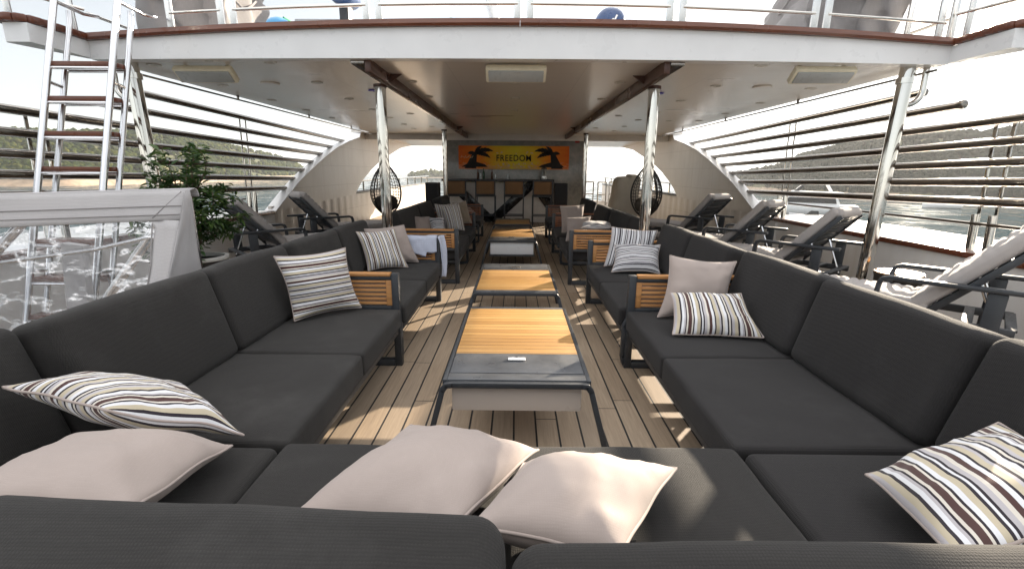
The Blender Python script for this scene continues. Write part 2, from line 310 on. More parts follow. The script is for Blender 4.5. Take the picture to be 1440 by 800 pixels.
# ------------------------------------------------------------------ mesh helpers
V = Vector
class MB:
    """collects shapes in one bmesh; everything is given in world (or the thing's own) coordinates"""
    def __init__(s): s.b = bmesh.new(); s.uv = None
    def add(s, verts, faces):
        vs = [s.b.verts.new(v) for v in verts]; out = []
        for f in faces:
            try: out.append(s.b.faces.new([vs[i] for i in f]))
            except ValueError: pass
        return vs
    def box(s, c, d, rot=None, bev=.004, seg=2):
        t = bmesh.new(); bmesh.ops.create_cube(t, size=1)
        bmesh.ops.scale(t, vec=V(d), verts=t.verts)
        if bev: bmesh.ops.bevel(t, geom=t.edges[:], offset=min(bev, min(d) * .45), segments=seg, profile=.5, affect='EDGES')
        M = Matrix.Translation(V(c)) @ (rot.to_4x4() if rot is not None else Matrix.Identity(4))
        s.merge(t, M); return s
    def merge(s, t, M=None):
        if M is not None: bmesh.ops.transform(t, matrix=M, verts=t.verts)
        t.verts.index_update()
        s.add([v.co.copy() for v in t.verts], [[v.index for v in f.verts] for f in t.faces]); t.free()
    def bar(s, a, b, w, h, upv=(0, 0, 1), bev=.004):
        """rectangular bar from a to b; w across, h along upv"""
        a, b = V(a), V(b); d = b - a; L = d.length; y = d.normalized(); u = V(upv)
        if abs(u.dot(y)) > .98: u = V((0, 1, 0)) if abs(y.y) < .9 else V((1, 0, 0))
        x = y.cross(u).normalized(); z = x.cross(y)
        return s.box((a + b) / 2, (w, L, h), Matrix((x, y, z)).transposed(), bev)
    def tube(s, pts, r, seg=12, cap=True, closed=False):
        pts = [V(p) for p in pts]; n = len(pts); rings = []; prev = None
        for i, p in enumerate(pts):
            if closed: d = pts[(i + 1) % n] - pts[i - 1]
            else: d = (pts[min(i + 1, n - 1)] - pts[max(i - 1, 0)])
            d.normalize()
            if prev is None:
                u = V((0, 0, 1)) if abs(d.z) < .9 else V((1, 0, 0)); x = d.cross(u).normalized()
            else: x = (prev - d * prev.dot(d)).normalized()
            prev = x; y = d.cross(x); rr = r[i] if hasattr(r, '__len__') else r
            rings.append([s.b.verts.new(p + x * rr * math.cos(k * 2 * math.pi / seg) + y * rr * math.sin(k * 2 * math.pi / seg)) for k in range(seg)])
        for i in range(n if closed else n - 1):
            A, B = rings[i], rings[(i + 1) % n]
            for k in range(seg): s.b.faces.new((A[k], A[(k + 1) % seg], B[(k + 1) % seg], B[k]))
        if cap and not closed:
            s.b.faces.new(rings[0][::-1]); s.b.faces.new(rings[-1])
        return s
    def lathe(s, prof, c, seg=24, axis=(0, 0, 1)):
        """prof: list of (radius, height) along axis from c"""
        z = V(axis).normalized(); u = V((1, 0, 0)) if abs(z.x) < .9 else V((0, 1, 0)); x = z.cross(u).normalized(); y = z.cross(x); c = V(c); rings = []
        for r, h in prof:
            rings.append([s.b.verts.new(c + z * h + (x * math.cos(k * 2 * math.pi / seg) + y * math.sin(k * 2 * math.pi / seg)) * max(r, 1e-4)) for k in range(seg)])
        for A, B in zip(rings, rings[1:]):
            for k in range(seg): s.b.faces.new((A[k], A[(k + 1) % seg], B[(k + 1) % seg], B[k]))
        s.b.faces.new(rings[0][::-1]); s.b.faces.new(rings[-1]); return s
    def prism(s, poly, ext):
        """flat polygon (3-D points) extruded by vector ext"""
        e = V(ext); a = [s.b.verts.new(V(p)) for p in poly]; b = [s.b.verts.new(V(p) + e) for p in poly]; n = len(poly)
        s.b.faces.new(a[::-1]); s.b.faces.new(b)
        for i in range(n): s.b.faces.new((a[i], a[(i + 1) % n], b[(i + 1) % n], b[i]))
        return s
    def grid(s, nu, nv, fn, closed_u=False):
        vs = [[s.b.verts.new(fn(i / nu, j / nv)) for j in range(nv + 1)] for i in range(nu + (0 if closed_u else 1))]
        m = len(vs)
        for i in range(nu):
            for j in range(nv): s.b.faces.new((vs[i][j], vs[(i + 1) % m][j], vs[(i + 1) % m][j + 1], vs[i][j + 1]))
        return s
    def soft(s, c, d, r=.04, puff=.02, rot=None, n=8, fn=None, wob=0):
        """upholstered cushion: rounded box whose broad faces swell"""
        hx, hy, hz = d[0] / 2, d[1] / 2, d[2] / 2; r = min(r, hx * .98, hy * .98, hz * .98)
        def ax(h):
            a = [-h + r * k for k in (0, .15, .4, .7)]; inner = [(-(h - r) + 2 * (h - r) * k / n) for k in range(n + 1)]
            return a + inner + [-x for x in a[::-1]]
        X, Y, Z = ax(hx), ax(hy), ax(hz)
        def mp(p):
            q = V((max(-hx + r, min(hx - r, p[0])), max(-hy + r, min(hy - r, p[1])), max(-hz + r, min(hz - r, p[2]))))
            e = V(p) - q
            if e.length > 1e-9: q = q + e.normalized() * r
            a, b_, c_ = q.x / hx, q.y / hy, q.z / hz
            q.z += puff * (1 - a * a) * (1 - b_ * b_) * c_
            if wob: w_ = noise.noise(V((q.x * 3.1 + wob, q.y * 3.1, q.z * 2))) * .0045 + noise.noise(V((q.x * 9 + wob, q.y * 8, q.z * 5))) * .0022; q.z += w_ * (1 if c_ > 0 else .3); q.x += w_ * .5; q.y += w_ * .5
            q.x += puff * .4 * (1 - b_ * b_) * (1 - c_ * c_) * a; q.y += puff * .4 * (1 - a * a) * (1 - c_ * c_) * b_
            if fn: q = fn(q)
            return q
        M = Matrix.Translation(V(c)) @ (rot.to_4x4() if rot is not None else Matrix.Identity(4))
        cache = {}
        def vert(p):
            k = tuple(round(x, 6) for x in p)
            if k not in cache: cache[k] = s.b.verts.new(M @ mp(p))
            return cache[k]
        for (A, B, fixed) in ((X, Y, 2), (X, Z, 1), (Y, Z, 0)):
            h = (hx, hy, hz)[fixed]
            for sgn in (-1, 1):
                for i in range(len(A) - 1):
                    for j in range(len(B) - 1):
                        qd = []
                        for (a, b) in ((A[i], B[j]), (A[i + 1], B[j]), (A[i + 1], B[j + 1]), (A[i], B[j + 1])):
                            qd.append(vert((a, b, sgn * h) if fixed == 2 else ((a, sgn * h, b) if fixed == 1 else (sgn * h, a, b))))
                        flip = (sgn < 0) ^ (fixed == 1)
                        try: s.b.faces.new(qd[::-1] if flip else qd)
                        except ValueError: pass
        return s

def obj(name, mb, mat=None, parent=None, smooth=40, kind=None):
    me = bpy.data.meshes.new(name)
    if parent is not None:
        M = world(parent).inverted(); bmesh.ops.transform(mb.b, matrix=M, verts=mb.b.verts)
    bmesh.ops.recalc_face_normals(mb.b, faces=mb.b.faces)
    mb.b.to_mesh(me); mb.b.free()
    if mat: me.materials.append(MATS[mat])
    if smooth:
        me.polygons.foreach_set('use_smooth', [True] * len(me.polygons)); me.set_sharp_from_angle(angle=R(smooth))
    o = bpy.data.objects.new(name, me); COL.objects.link(o)
    if parent is not None: o.parent = parent
    if kind: o['kind'] = kind
    return o
def world(o):
    M = Matrix.LocRotScale(o.location, o.rotation_euler, o.scale)
    return world(o.parent) @ M if o.parent else M
def tag(o, label=None, cat=None, group=None, kind=None):
    for k, v in (('label', label), ('category', cat), ('group', group), ('kind', kind)):
        if v: o[k] = v
    return o
def thing(name, label, cat, loc=(0, 0, 0), rz=0, group=None):
    o = bpy.data.objects.new(name, None); COL.objects.link(o); o.empty_display_size = .1
    o.location = loc; o.rotation_euler = (0, 0, rz); return tag(o, label, cat, group)
def dup(root, loc, rz=None, label=None, group=None, scale=None):
    r = root.copy(); COL.objects.link(r); r.location = loc
    if rz is not None: r.rotation_euler = (0, 0, rz)
    if scale: r.scale = scale
    if label: r['label'] = label
    if group: r['group'] = group
    for ch in list(root.children):
        c = ch.copy(); COL.objects.link(c); c.parent = r
        for g in list(ch.children):
            d = g.copy(); COL.objects.link(d); d.parent = c
    return r
def Rz(a): return Matrix.Rotation(a, 3, 'Z')
def Rx(a): return Matrix.Rotation(a, 3, 'X')
def Ry(a): return Matrix.Rotation(a, 3, 'Y')
def arc(c, r, a0, a1, n, ax1=(1, 0, 0), ax2=(0, 0, 1)):
    return [V(c) + V(ax1) * r * math.cos(a0 + (a1 - a0) * i / n) + V(ax2) * r * math.sin(a0 + (a1 - a0) * i / n) for i in range(n + 1)]

# ------------------------------------------------------------------ sea, shores
SEA = -6.0
b = MB(); b.add([(-2500, -2500, SEA), (2500, -2500, SEA), (2500, 2500, SEA), (-2500, 2500, SEA)], [(0, 1, 2, 3)])
obj('sea', b, 'sea_water', kind='structure')

def hill(name, cols, rock=3.0):
    """cols: shore x, shore y, ridge x, ridge y, ridge z, from one end to the other"""
    out = []
    for (a, c) in zip(cols, cols[1:]):
        for k in range(6):
            t = k / 6; out.append([a[i] * (1 - t) + c[i] * t for i in range(5)])
    out.append(cols[-1])
    prof = [(-.03, -1.5), (0, 0), (.012, .35), (.03, .8), (.05, 1.0)]
    rows = []
    for c in out:
        row = []
        sx_, sy_, rx, ry, rz = c
        for t, hh in prof:
            row.append(V((sx_ + (rx - sx_) * t, sy_ + (ry - sy_) * t, SEA + hh * rock)))
        top = max(rz, SEA + .3)
        for k in range(1, 11):
            t = .05 + .95 * k / 10; z = SEA + rock + (top - SEA - rock) * (math.sin(t * math.pi / 2) ** 1.15) if top > SEA + rock else SEA + rock * (1 - t) + (top - SEA) * t
            row.append(V((sx_ + (rx - sx_) * t, sy_ + (ry - sy_) * t, z)))
        for t, k in ((1.25, .8), (1.6, .3), (1.9, -.05)):
            row.append(V((sx_ + (rx - sx_) * t, sy_ + (ry - sy_) * t, SEA + (top - SEA) * k)))
        for p in row:
            w = noise.noise(p * .06) * 1.6 + noise.noise(p * .25) * .7
            p.z += w * .6 * min(1, max(0, (p.z - SEA)) / 4); p.x += w * .9; p.y += w * .9
        rows.append(row)
    b = MB(); n = len(rows[0]); vs = [[b.b.verts.new(p) for p in r_] for r_ in rows]
    for i in range(len(vs) - 1):
        for j in range(n - 1): b.b.faces.new((vs[i][j], vs[i + 1][j], vs[i + 1][j + 1], vs[i][j + 1]))
    o = obj(name, b, 'hill_ground', kind='structure', smooth=60)
    o.data.materials.append(MATS['rock_shore'])
    for f in o.data.polygons:
        if f.center.z < SEA + rock * .95: f.material_index = 1
    return rows
Lc = [(-221.9, 168.7, -296.6, 231.6, 17.2), (-198.3, 182.4, -264.5, 249.8, 18.5), (-182.8, 195.4, -243.5, 266.8, 19.3), (-174.3, 231.1, -231.7, 314.7, 23), (-179.2, 276.2, -229.9, 361.1, 20.0),
      (-181.9, 345.1, -225.1, 432.5, 14.9), (-182.1, 394.9, -208.1, 454.7, 6.9), (-184.6, 435.5, -202.6, 479.3, -4)]
Rc = [(114.8, 273.1, 131.5, 314.3, -3), (101.9, 226.3, 121.5, 272.0, .2), (99.5, 181.8, 127.9, 237.2, 4), (98.6, 160.7, 135.7, 226.4, 9.8), (103.8, 148.7, 142.5, 210.2, 13.3), (113.9, 142.7, 156.2, 202.3, 16.6),
      (118.5, 133.2, 162.6, 189.4, 15.9), (124.7, 128.0, 171.4, 182.3, 15.0), (130.6, 123.3, 179.4, 176.2, 17.6), (142.1, 114.8, 195.4, 165.0, 18.9), (165, 95, 225, 135, 22)]
Ic = [(-112.0, 476.7, -117.4, 500.6, -6.0), (-100.7, 483.4, -110.7, 531.7, -3.6), (-89.7, 489.7, -98.5, 538.7, -.6), (-77.7, 496.5, -85.3, 546.2, -1.4), (-64.0, 504.3, -70.3, 554.8, -3.6), (-50, 512, -55, 560, -5.5)]
rowsL = hill('hill', Lc, 2.8); rowsR = hill('hill', Rc, 1.7); rowsI = hill('hill', Ic, .6)

ico = bmesh.new(); bmesh.ops.create_icosphere(ico, subdivisions=1, radius=1); IV = [v.co.copy() for v in ico.verts]; IF = [[v.index for v in f.verts] for f in ico.faces]; ico.free()
def forest(name, rows, n, size, label, seed):
    rnd = random.Random(seed); b = MB(); made = 0
    while made < n:
        i = rnd.randrange(len(rows) - 1); t = rnd.random(); j = rnd.choice(list(range(4, 17)) + [4, 5, 5, 6]); u = rnd.random()
        A = rows[i][j].lerp(rows[i + 1][j], t); B = rows[i][min(j + 1, 17)].lerp(rows[i + 1][min(j + 1, 17)], t); p = A.lerp(B, u)
        if p.z < SEA + 1.0: made += .3; continue
        if noise.noise(p * .045) < -.22 and rnd.random() < .8: made += .2; continue
        r = size * rnd.uniform(.55, 1.25); hgt = r * rnd.uniform(.8, 1.15); o = V((rnd.random() * 50, rnd.random() * 50, rnd.random() * 50)); sc = 1.0
        vs = [p + V((v.x * r, v.y * r, v.z * hgt + hgt * .62)) * (1 + .42 * noise.noise(v * 1.7 + o) + .28 * noise.noise(v * 4.1 + o)) - V((0, 0, 0)) for v in IV]
        c = p + V((0, 0, hgt * .62))
        vs = [c + (V((v.x * r, v.y * r, v.z * hgt))) * (1 + .40 * noise.noise(v * 1.7 + o) + .30 * noise.noise(v * 4.3 + o)) for v in IV]
        b.add(vs, IF); made += 1
    o = obj('pine_wood', b, name, smooth=75); tag(o, label, 'woodland', kind='stuff')
forest('pine_wood', rowsL, 9000, 1.45, 'sunlit green pine scrub covering the hill behind the ladder', 3)
forest('backlit_pine_wood', rowsR, 8000, 1.15, 'dark hazy pine wood covering the hill beyond the motor yacht', 4)
forest('pine_wood', rowsI, 160, 2.6, 'distant dark woods on the small island beyond the hanging chair', 5)

HZ = True
if HZ:
    b = MB(); b.box((0, 0, 14.5), (5200, 5200, 43), bev=0); o = obj('haze', b, None, kind='stuff', smooth=0)
    hm = bpy.data.materials.new('haze_air'); hm.use_nodes = True; ht = hm.node_tree; ht.nodes.remove(ht.nodes['Principled BSDF'])
    pv = ht.nodes.new('ShaderNodeVolumePrincipled'); pv.inputs['Color'].default_value = (.92, .95, 1, 1); pv.inputs['Density'].default_value = .0003; pv.inputs['Anisotropy'].default_value = .35
    ht.links.new(pv.outputs[0], ht.nodes['Material Output'].inputs['Volume']); o.data.materials.append(hm)

# ------------------------------------------------------------------ ship: hull, deck, bulwarks, fins
b = MB(); b.prism([(-5.2, -6, SEA - 1), (5.2, -6, SEA - 1), (5.2, 23, SEA - 1), (2.2, 30, SEA - 1), (-2.2, 30, SEA - 1), (-5.2, 23, SEA - 1)], (0, 0, 5.94))
o = obj('ship_hull', b, 'white_paint'); tag(o, 'white hull of the ship carrying the lounge deck', 'ship hull')
b = MB(); b.box((0, 8.5, -.03), (9.7, 29, .06), bev=0); obj('deck', b, 'teak_deck', kind='structure', smooth=0)

def zr(y): return .022 * (6.0 - y)                        # the rails climb a little towards the stern
for sd, side in ((-1, 'left'), (1, 'right')):
    lab = {-1: 'white steel bulwark with brown wooden capping behind the tent and plant', 1: 'white steel bulwark with brown wooden capping behind the right sun loungers'}[sd]
    t = thing('bulwark', lab, 'bulwark', (sd * 4.1, 5, 0))
    b = MB(); b.prism([(sd * 4.10, -4, 0), (sd * 4.10, 8.0, 0), (sd * 4.10, 8.0, .64), (sd * 4.10, -4, .64)], (sd * .08, 0, 0)); obj('wall_plate', b, 'bulwark_white', t)
    b = MB(); b.box((sd * 4.70, 2.0, .655), (1.04, 12.0, .03), bev=.006); obj('ledge', b, 'white_gloss', t)
    b = MB(); b.box((sd * 4.135, 2.0, .645), (.13, 12.0, .058), bev=.014, seg=3); obj('capping', b, 'mahogany_lengthwise', t)
    for k, y in enumerate((1.2, 3.3, 5.4, 7.4)):
        b = MB(); b.prism([(sd * 4.10, y, .0), (sd * 4.02, y, 0), (sd * 4.07, y, .6), (sd * 4.10, y, .6)], (0, .012, 0)); obj('rib', b, 'bulwark_white', t)
    # forward bulwark, corrugated with close ribs
    lab = {-1: 'ribbed pale bulwark forward of the arch behind the left hanging chair', 1: 'ribbed pale bulwark forward of the arch behind the right hanging chair'}[sd]
    t = thing('forward_bulwark', lab, 'bulwark', (sd * 4.1, 14, 0))
    b = MB(); b.prism([(sd * 4.14, 8.0, 0), (sd * 4.14, 23, 0), (sd * 4.14, 23, .78), (sd * 4.14, 8.0, .74)], (sd * .06, 0, 0)); obj('wall_plate', b, 'painted_plate', t)
    def cor(u, v):
        y = 8.05 + 14.9 * u; f = (y / .42) % 1; h = min(1, max(0, (f - .15) * 4)) - min(1, max(0, (f - .65) * 4))
        return V((sd * (4.135 - .016 * h), y, .01 + .73 * v))
    b = MB(); b.grid(560, 1, cor); obj('ribbing', b, 'painted_plate', t, smooth=0)
    b = MB(); b.box((sd * 4.19, 17.2, .79), (.18, 11.6, .05), bev=.012); obj('capping', b, 'dark_metal', t)
    # rail on the forward bulwark
    t = thing('bulwark_rail', {-1: 'low steel rail on posts along the left forward bulwark', 1: 'low steel rail on posts along the right forward bulwark'}[sd], 'railing', (sd * 4.2, 15, .8))
    b = MB(); b.tube([(sd * 4.2, 11.4, 1.07), (sd * 4.2, 23, 1.09)], .022); obj('hand_rail', b, 'steel', t)
    for k in range(9):
        y = 11.8 + k * 1.35; b = MB(); b.tube([(sd * 4.2, y, .81), (sd * 4.2, y, 1.07)], .025, 8); obj('post', b, 'steel', t)
    # swept fin wall
    aft = [(7.95, .66), (8.5, .93), (9.0, 1.16), (9.7, 1.42), (10.3, 1.63), (11.0, 1.84), (11.8, 2.02), (12.6, 2.16), (12.75, 2.30)]
    fwd = [(19.0, 2.30), (17.0, 2.1), (15.4, 1.80), (14.4, 1.60), (13.5, 1.36), (12.8, 1.13), (12.4, .96), (12.05, .76)]
    t = thing('fin_wall', {-1: 'swept cream steel fin wall joining left bulwark to upper deck', 1: 'swept cream steel fin wall joining right bulwark to upper deck'}[sd], 'wall', (sd * 4.1, 10, .6))
    b = MB(); b.prism([(sd * 4.06, y, z) for y, z in aft + fwd], (sd * .16, 0, 0)); obj('panel', b, 'painted_plate', t)
    b = MB()
    for (a, c) in zip(aft, aft[1:]):
        A = V((sd * 4.14, a[0], a[1])); C = V((sd * 4.14, c[0], c[1])); nrm = V((0, -(c[1] - a[1]), c[0] - a[0])).normalized() * .006
        b.bar(A + nrm, C + nrm, .20, .012, nrm, bev=0)
    obj('edge_plate', b, 'white_gloss', t)
    # long side rails: seven thick pipes and one thin rail, twin flat stanchions
    t = thing('side_rail', {-1: 'stack of long steel pipe rails on the left side behind the ladder', 1: 'stack of long steel pipe rails on the right side behind the loungers'}[sd], 'railing', (sd * 4.2, 5, .67))
    Z = [2.157, 1.965, 1.775, 1.592, 1.418, 1.25, 1.078]
    fy = lambda z: next((a[0] + (c[0] - a[0]) * (z - a[1]) / (c[1] - a[1]) for a, c in zip(aft, aft[1:]) if a[1] <= z <= c[1]), 8.2)
    ends = [5.2, 4.72] if sd > 0 else [5.25, 4.85]
    for k, z in enumerate(Z):
        y1 = fy(z + zr(10)) + .05; y0 = ends[k] if k < 2 else -1.5
        b = MB(); b.tube([(sd * 4.2, y0, z + zr(y0)), (sd * 4.2, y1, z + zr(y1))], .038, 18)
        if k < 2: b.lathe([(.0, 0), (.03, .004), (.043, .02), (.043, .055)], (sd * 4.2, y0 - .02, z + zr(y0)), 14, (0, 1, 0))
        obj('pipe_rail', b, 'steel_rail', t)
    b = MB(); b.tube([(sd * 4.2, -1.5, .90 + zr(-1.5) * .3), (sd * 4.2, 7.35, .90)], .016, 8); obj('thin_rail', b, 'steel_rail', t)
    for y in (4.2, 7.5, 1.0):
        for dy in (0, .16):
            zt = (2.16 if y > 5 else 1.80) + zr(y) * .8
            lean = .05
            b = MB(); b.bar((sd * 4.25, y + dy, .67), (sd * 4.25, y + dy + lean, zt), .008, .035, (0, 1, 0), .002); obj('stanchion', b, 'steel', t)
            b = MB(); b.tube([(sd * 4.22, y + dy, .67), (sd * 4.22, y + dy + .015, 1.0)], .03, 12); obj('stub_post', b, 'steel', t)

# ------------------------------------------------------------------ upper deck over the lounge
XE = 3.79; ZC = 2.30
t = thing('upper_deck', 'white upper deck overhead with brown wooden edge rail and panelled ceiling', 'upper deck', (0, 4.45, ZC))
UD = t
b = MB(); b.prism([(-XE + .02 + 2 * (XE - .02) * i / 20, 4.56 - .13 * (1 - (-1 + i / 10) ** 2), ZC) for i in range(21)] + [(XE - .02, 12.6, ZC), (4.3, 12.75, ZC), (4.3, 19.3, ZC), (-4.3, 19.3, ZC), (-4.3, 12.75, ZC), (-XE + .02, 12.6, ZC)], (0, 0, .05)); obj('ceiling', b, 'ceiling_panel', t)
def yedge(x): return 4.50 - .13 * (1 - (x / XE) ** 2)
def ztop(x): return 2.437 + .10 * (1 - (x / XE) ** 2)
b = MB(); n = 40
xs = [-XE + 2 * XE * i / n for i in range(n + 1)]
b.grid(n, 3, lambda u, v: V((-XE + 2 * XE * u, yedge(-XE + 2 * XE * u) + (0, 0, .12, .12)[round(v * 3)], (ZC - .012, ztop(-XE + 2 * XE * u), ztop(-XE + 2 * XE * u), ZC - .012)[round(v * 3)])))
b.grid(n, 1, lambda u, v: V((-XE + 2 * XE * u, yedge(-XE + 2 * XE * u) + .12 * v, ZC - .012)))
obj('fascia', b, 'white_paint', t, smooth=30)
b = MB(); b.prism([(-XE, 4.5, 2.36), (XE, 4.5, 2.36), (XE, 12.6, 2.36), (4.3, 12.75, 2.36), (4.3, 19.3, 2.36), (-4.3, 19.3, 2.36), (-4.3, 12.75, 2.36), (-XE, 12.6, 2.36)], (0, 0, .08)); obj('deck_slab', b, 'white_paint', t)
for sd in (-1, 1):
    b = MB(); b.prism([(sd * XE, 3.96, ZC), (sd * 3.98, 3.96, ZC), (sd * 4.0, 3.99, ZC), (sd * (XE + .05), 4.53, ZC), (sd * XE, 4.53, ZC)], (0, 0, .137)); obj('side_wing', b, 'white_paint', t)
    b = MB(); pts = [(sd * (XE + .01), 4.5, 2.47)] + [(sd * (XE + .01), 4.5 - .1 * i, 2.47) for i in range(1, 5)] + [(sd * (XE + .02), 4.0, 2.47), (sd * (XE + .07), 3.95, 2.47), (sd * (XE + .13), 3.94, 2.47), (sd * (XE + .2), 3.96, 2.47), (sd * (XE + .23), 4.02, 2.47), (sd * (XE + .12), 4.5, 2.47)]
    for a, c in zip(pts, pts[1:]): b.bar(V(a), V(c) + (V(c) - V(a)).normalized() * .02, .075, .062, bev=.02)
    obj('edge_rail', b, 'mahogany', t)
for x0, x1 in ((-XE - .03, .02), (.023, XE + .03)):
    b = MB(); prof = [(-.035, 0), (-.045, .02), (-.03, .058), (.0, .065), (.09, .06), (.1, 0)]; m_ = 20
    b.grid(m_, len(prof), lambda u, v: V((x0 + (x1 - x0) * u, yedge(max(-XE, min(XE, x0 + (x1 - x0) * u))) + prof[round(v * len(prof)) % len(prof)][0], ztop(max(-XE, min(XE, x0 + (x1 - x0) * u))) + .001 + prof[round(v * len(prof)) % len(prof)][1])))
    obj('edge_rail', b, 'mahogany', t)
for sd in (-1, 1):   # centre beams: dark wood with a bright steel flank
    b = MB(); b.box((sd * 1.315, 8.95, 2.245), (.055, 9.0, .108), bev=.006); obj('beam', b, 'beam_wood', t)
    b = MB(); b.box((sd * 1.405, 8.95, 2.278), (.12, 9.0, .042), bev=.003); obj('beam_flank', b, 'steel_rail', t)
    for y in (5.2, 10.9): b = MB(); b.prism([(sd * 1.285, y - .09, 2.22), (sd * 1.17, y - .09, 2.297), (sd * 1.285, y - .09, 2.297)], (0, .02, 0)); obj('bracket', b, 'beam_wood', t)
    # thin curtain rail along the ceiling edge
    b = MB(); b.tube([(sd * 3.70, 4.5, 2.245), (sd * 3.70, 12.5, 2.245)], .011, 8); obj('curtain_rail', b, 'steel_rail', t)
    for y in (4.75, 6.6, 8.8, 11): b = MB(); b.box((sd * 3.70, y, 2.27), (.022, .03, .06)); obj('rail_bracket', b, 'steel_rail', t)
b = MB(); b.box((0, 13.15, 2.225), (8.1, .12, .149), bev=.005); obj('cross_beam', b, 'painted_plate', t)
DL = [(-3.42, 4.75), (-3.43, 5.84), (-2.25, 4.60), (-2.24, 5.62), (-3.46, 7.02), (-3.46, 8.13), (-3.47, 9.29), (-1.16, 5.53), (-1.17, 6.6), (-1.19, 7.74), (-.02, 5.54), (-.02, 6.67), (-.04, 7.94), (-2.32, 7.98), (-2.35, 9.17), (-1.83, 8.52), (-2.39, 10.45), (-2.4, 11.47), (-1.88, 10.9), (-2.3, 6.83),
      (1.12, 5.49), (1.14, 6.71), (1.15, 7.96), (1.77, 8.62), (2.28, 9.28), (2.31, 10.57), (2.28, 8.09), (2.23, 6.82), (2.88, 9.37), (1.76, 10.96), (2.31, 11.66), (2.24, 5.67), (2.21, 4.6), (3.38, 5.81), (3.39, 6.97), (3.44, 8.21), (3.43, 9.33)]
for x, y in DL:
    b = MB(); b.lathe([(.060, 0), (.063, -.003), (.060, -.007), (.050, -.008), (.046, -.005), (.0, -.005)], (x, y, ZC - .001), 20); o = obj('downlight', b, 'downlight_lens', t)
for x, y in ((-1.76, 6.12), (1.75, 6.18)):
    b = MB(); b.lathe([(.055, 0), (.06, -.004), (.05, -.014), (.0, -.012)], (x, y, ZC - .001), 18); o = obj('downlight', b, 'blue_lamp', t); o['label'] = 'blue tinted downlight'
for x, y in ((-2.8, 5.68), (2.77, 5.7)):
    b = MB(); b.lathe([(.10, 0), (.105, -.004), (.095, -.016), (.0, -.018)], (x, y, ZC - .001), 22); obj('ceiling_speaker', b, 'ceiling_panel', t)

# overhead lamp boxes at the aft edge
def lampbox(label, x, y, tx):
    t = thing('ceiling_lamp', label, 'ceiling lamp', (x, y, ZC), 0, 'lamp boxes on the ceiling edge')
    Q = Ry(tx) @ Rx(-.7)
    P = lambda a, c, d: V((x, y, ZC - .085)) + Q @ V((a, c, d))
    b = MB(); b.box(P(0, 0, 0), (.55, .155, .06), Q, .012); obj('housing', b, 'cream_plastic', t)
    b = MB(); b.box(P(0, 0, -.034), (.50, .115, .02), Q, .006); obj('diffuser', b, 'lamp_glass', t)
    for s in (-.2, .2):
        b = MB(); b.bar(P(s, .03, .02), V((x + s, y + .02, ZC)), .03, .03, (0, 1, 0)); obj('bracket', b, 'cream_plastic', t)
lampbox('cream framed lamp box at the middle of the ceiling edge', -.01, 4.62, 0)
lampbox('cream framed lamp box tilted on the ceiling edge nearest the ladder', -2.93, 4.74, 0)
lampbox('grey lamp box tilted on the ceiling edge nearest the short pipe ends', 2.76, 4.60, 0)

# posts
def post(label, x, y, r, ztop_, group):
    t = thing('steel_post', label, 'post', (x, y, 0), 0, group)
    b = MB(); b.tube([(x, y, .01), (x, y, ztop_)], r, 28); obj('shaft', b, 'steel', t)
    b = MB(); b.lathe([(r + .04, 0), (r + .04, .012), (r + .012, .02), (r + .01, .03)], (x, y, .001), 28); obj('base_plate', b, 'steel', t)
    b = MB(); b.lathe([(r + .012, -.03), (r + .012, 0)], (x, y, ztop_), 28); obj('collar', b, 'beam_wood' if ztop_ < 2.25 else 'steel', t)
post('polished steel post in front of the left hanging chair', -1.42, 5.2, .056, 2.212, 'steel posts under the ceiling beams')
post('polished steel post in front of the right hanging chair', 1.42, 5.2, .056, 2.212, 'steel posts under the ceiling beams')
post('slim steel post beside the left loudspeaker at the bar', -1.56, 10.6, .05, 2.212, 'steel posts under the ceiling beams')
post('slim steel post at the right end of the grey bar wall', 1.60, 11.3, .05, 2.212, 'steel posts under the ceiling beams')
for sd in (-1, 1):
    t = thing('edge_post', {-1: 'thick steel post under the upper deck corner beside the ladder', 1: 'thick steel post under the upper deck corner between the loungers'}[sd], 'post', (sd * 3.5, 4.62, 0))
    b = MB(); b.tube([(sd * 3.46, 4.60, .01), (sd * 3.54, 4.62, 2.30)], .06, 30); obj('shaft', b, 'steel', t)
    b = MB(); b.tube(arc((sd * 3.58, 4.62, 2.10), .13, -math.pi / 2, 0, 8, (sd, 0, 0)) + [(sd * 3.71, 4.62, 2.3)], .026, 12); obj('hook_tube', b, 'steel', t)
    b = MB(); b.lathe([(.068, 0), (.068, .05)], (sd * 3.53, 4.62, 2.15), 26); obj('collar', b, 'steel', t)

# railing on the upper deck edge
t = thing('upper_railing', 'bright steel railing with paired posts along the upper deck edge', 'railing', (0, 4.47, 2.55))
PX = [-3.02, -2.56, -2.45, -1.29, -1.18, -.0, .11, 1.29, 1.40, 2.54, 2.65, 3.67, 3.78]
zd = lambda x: ztop(x) + .06
for x in PX:
    b = MB(); b.bar((x, yedge(x) + .03, zd(x)), (x * 1.01, yedge(x) + .06, zd(x) + 1.05), .06, .022, (0, 1, 0), .006); obj('post', b, 'steel_bright', t)
for k, (xa, xb) in enumerate(((-3.02, -2.56), (-2.45, -1.29), (-1.18, 0), (.11, 1.29), (1.40, 2.54), (2.65, 3.72))):
    for h in (.125, .46, .8, 1.05):
        b = MB(); b.tube([(xa, yedge(xa) + .03, zd(xa) + h), ((xa + xb) / 2, yedge((xa + xb) / 2) + .03, zd((xa + xb) / 2) + h), (xb, yedge(xb) + .03, zd(xb) + h)], .0135, 10); obj('rail', b, 'steel', t)
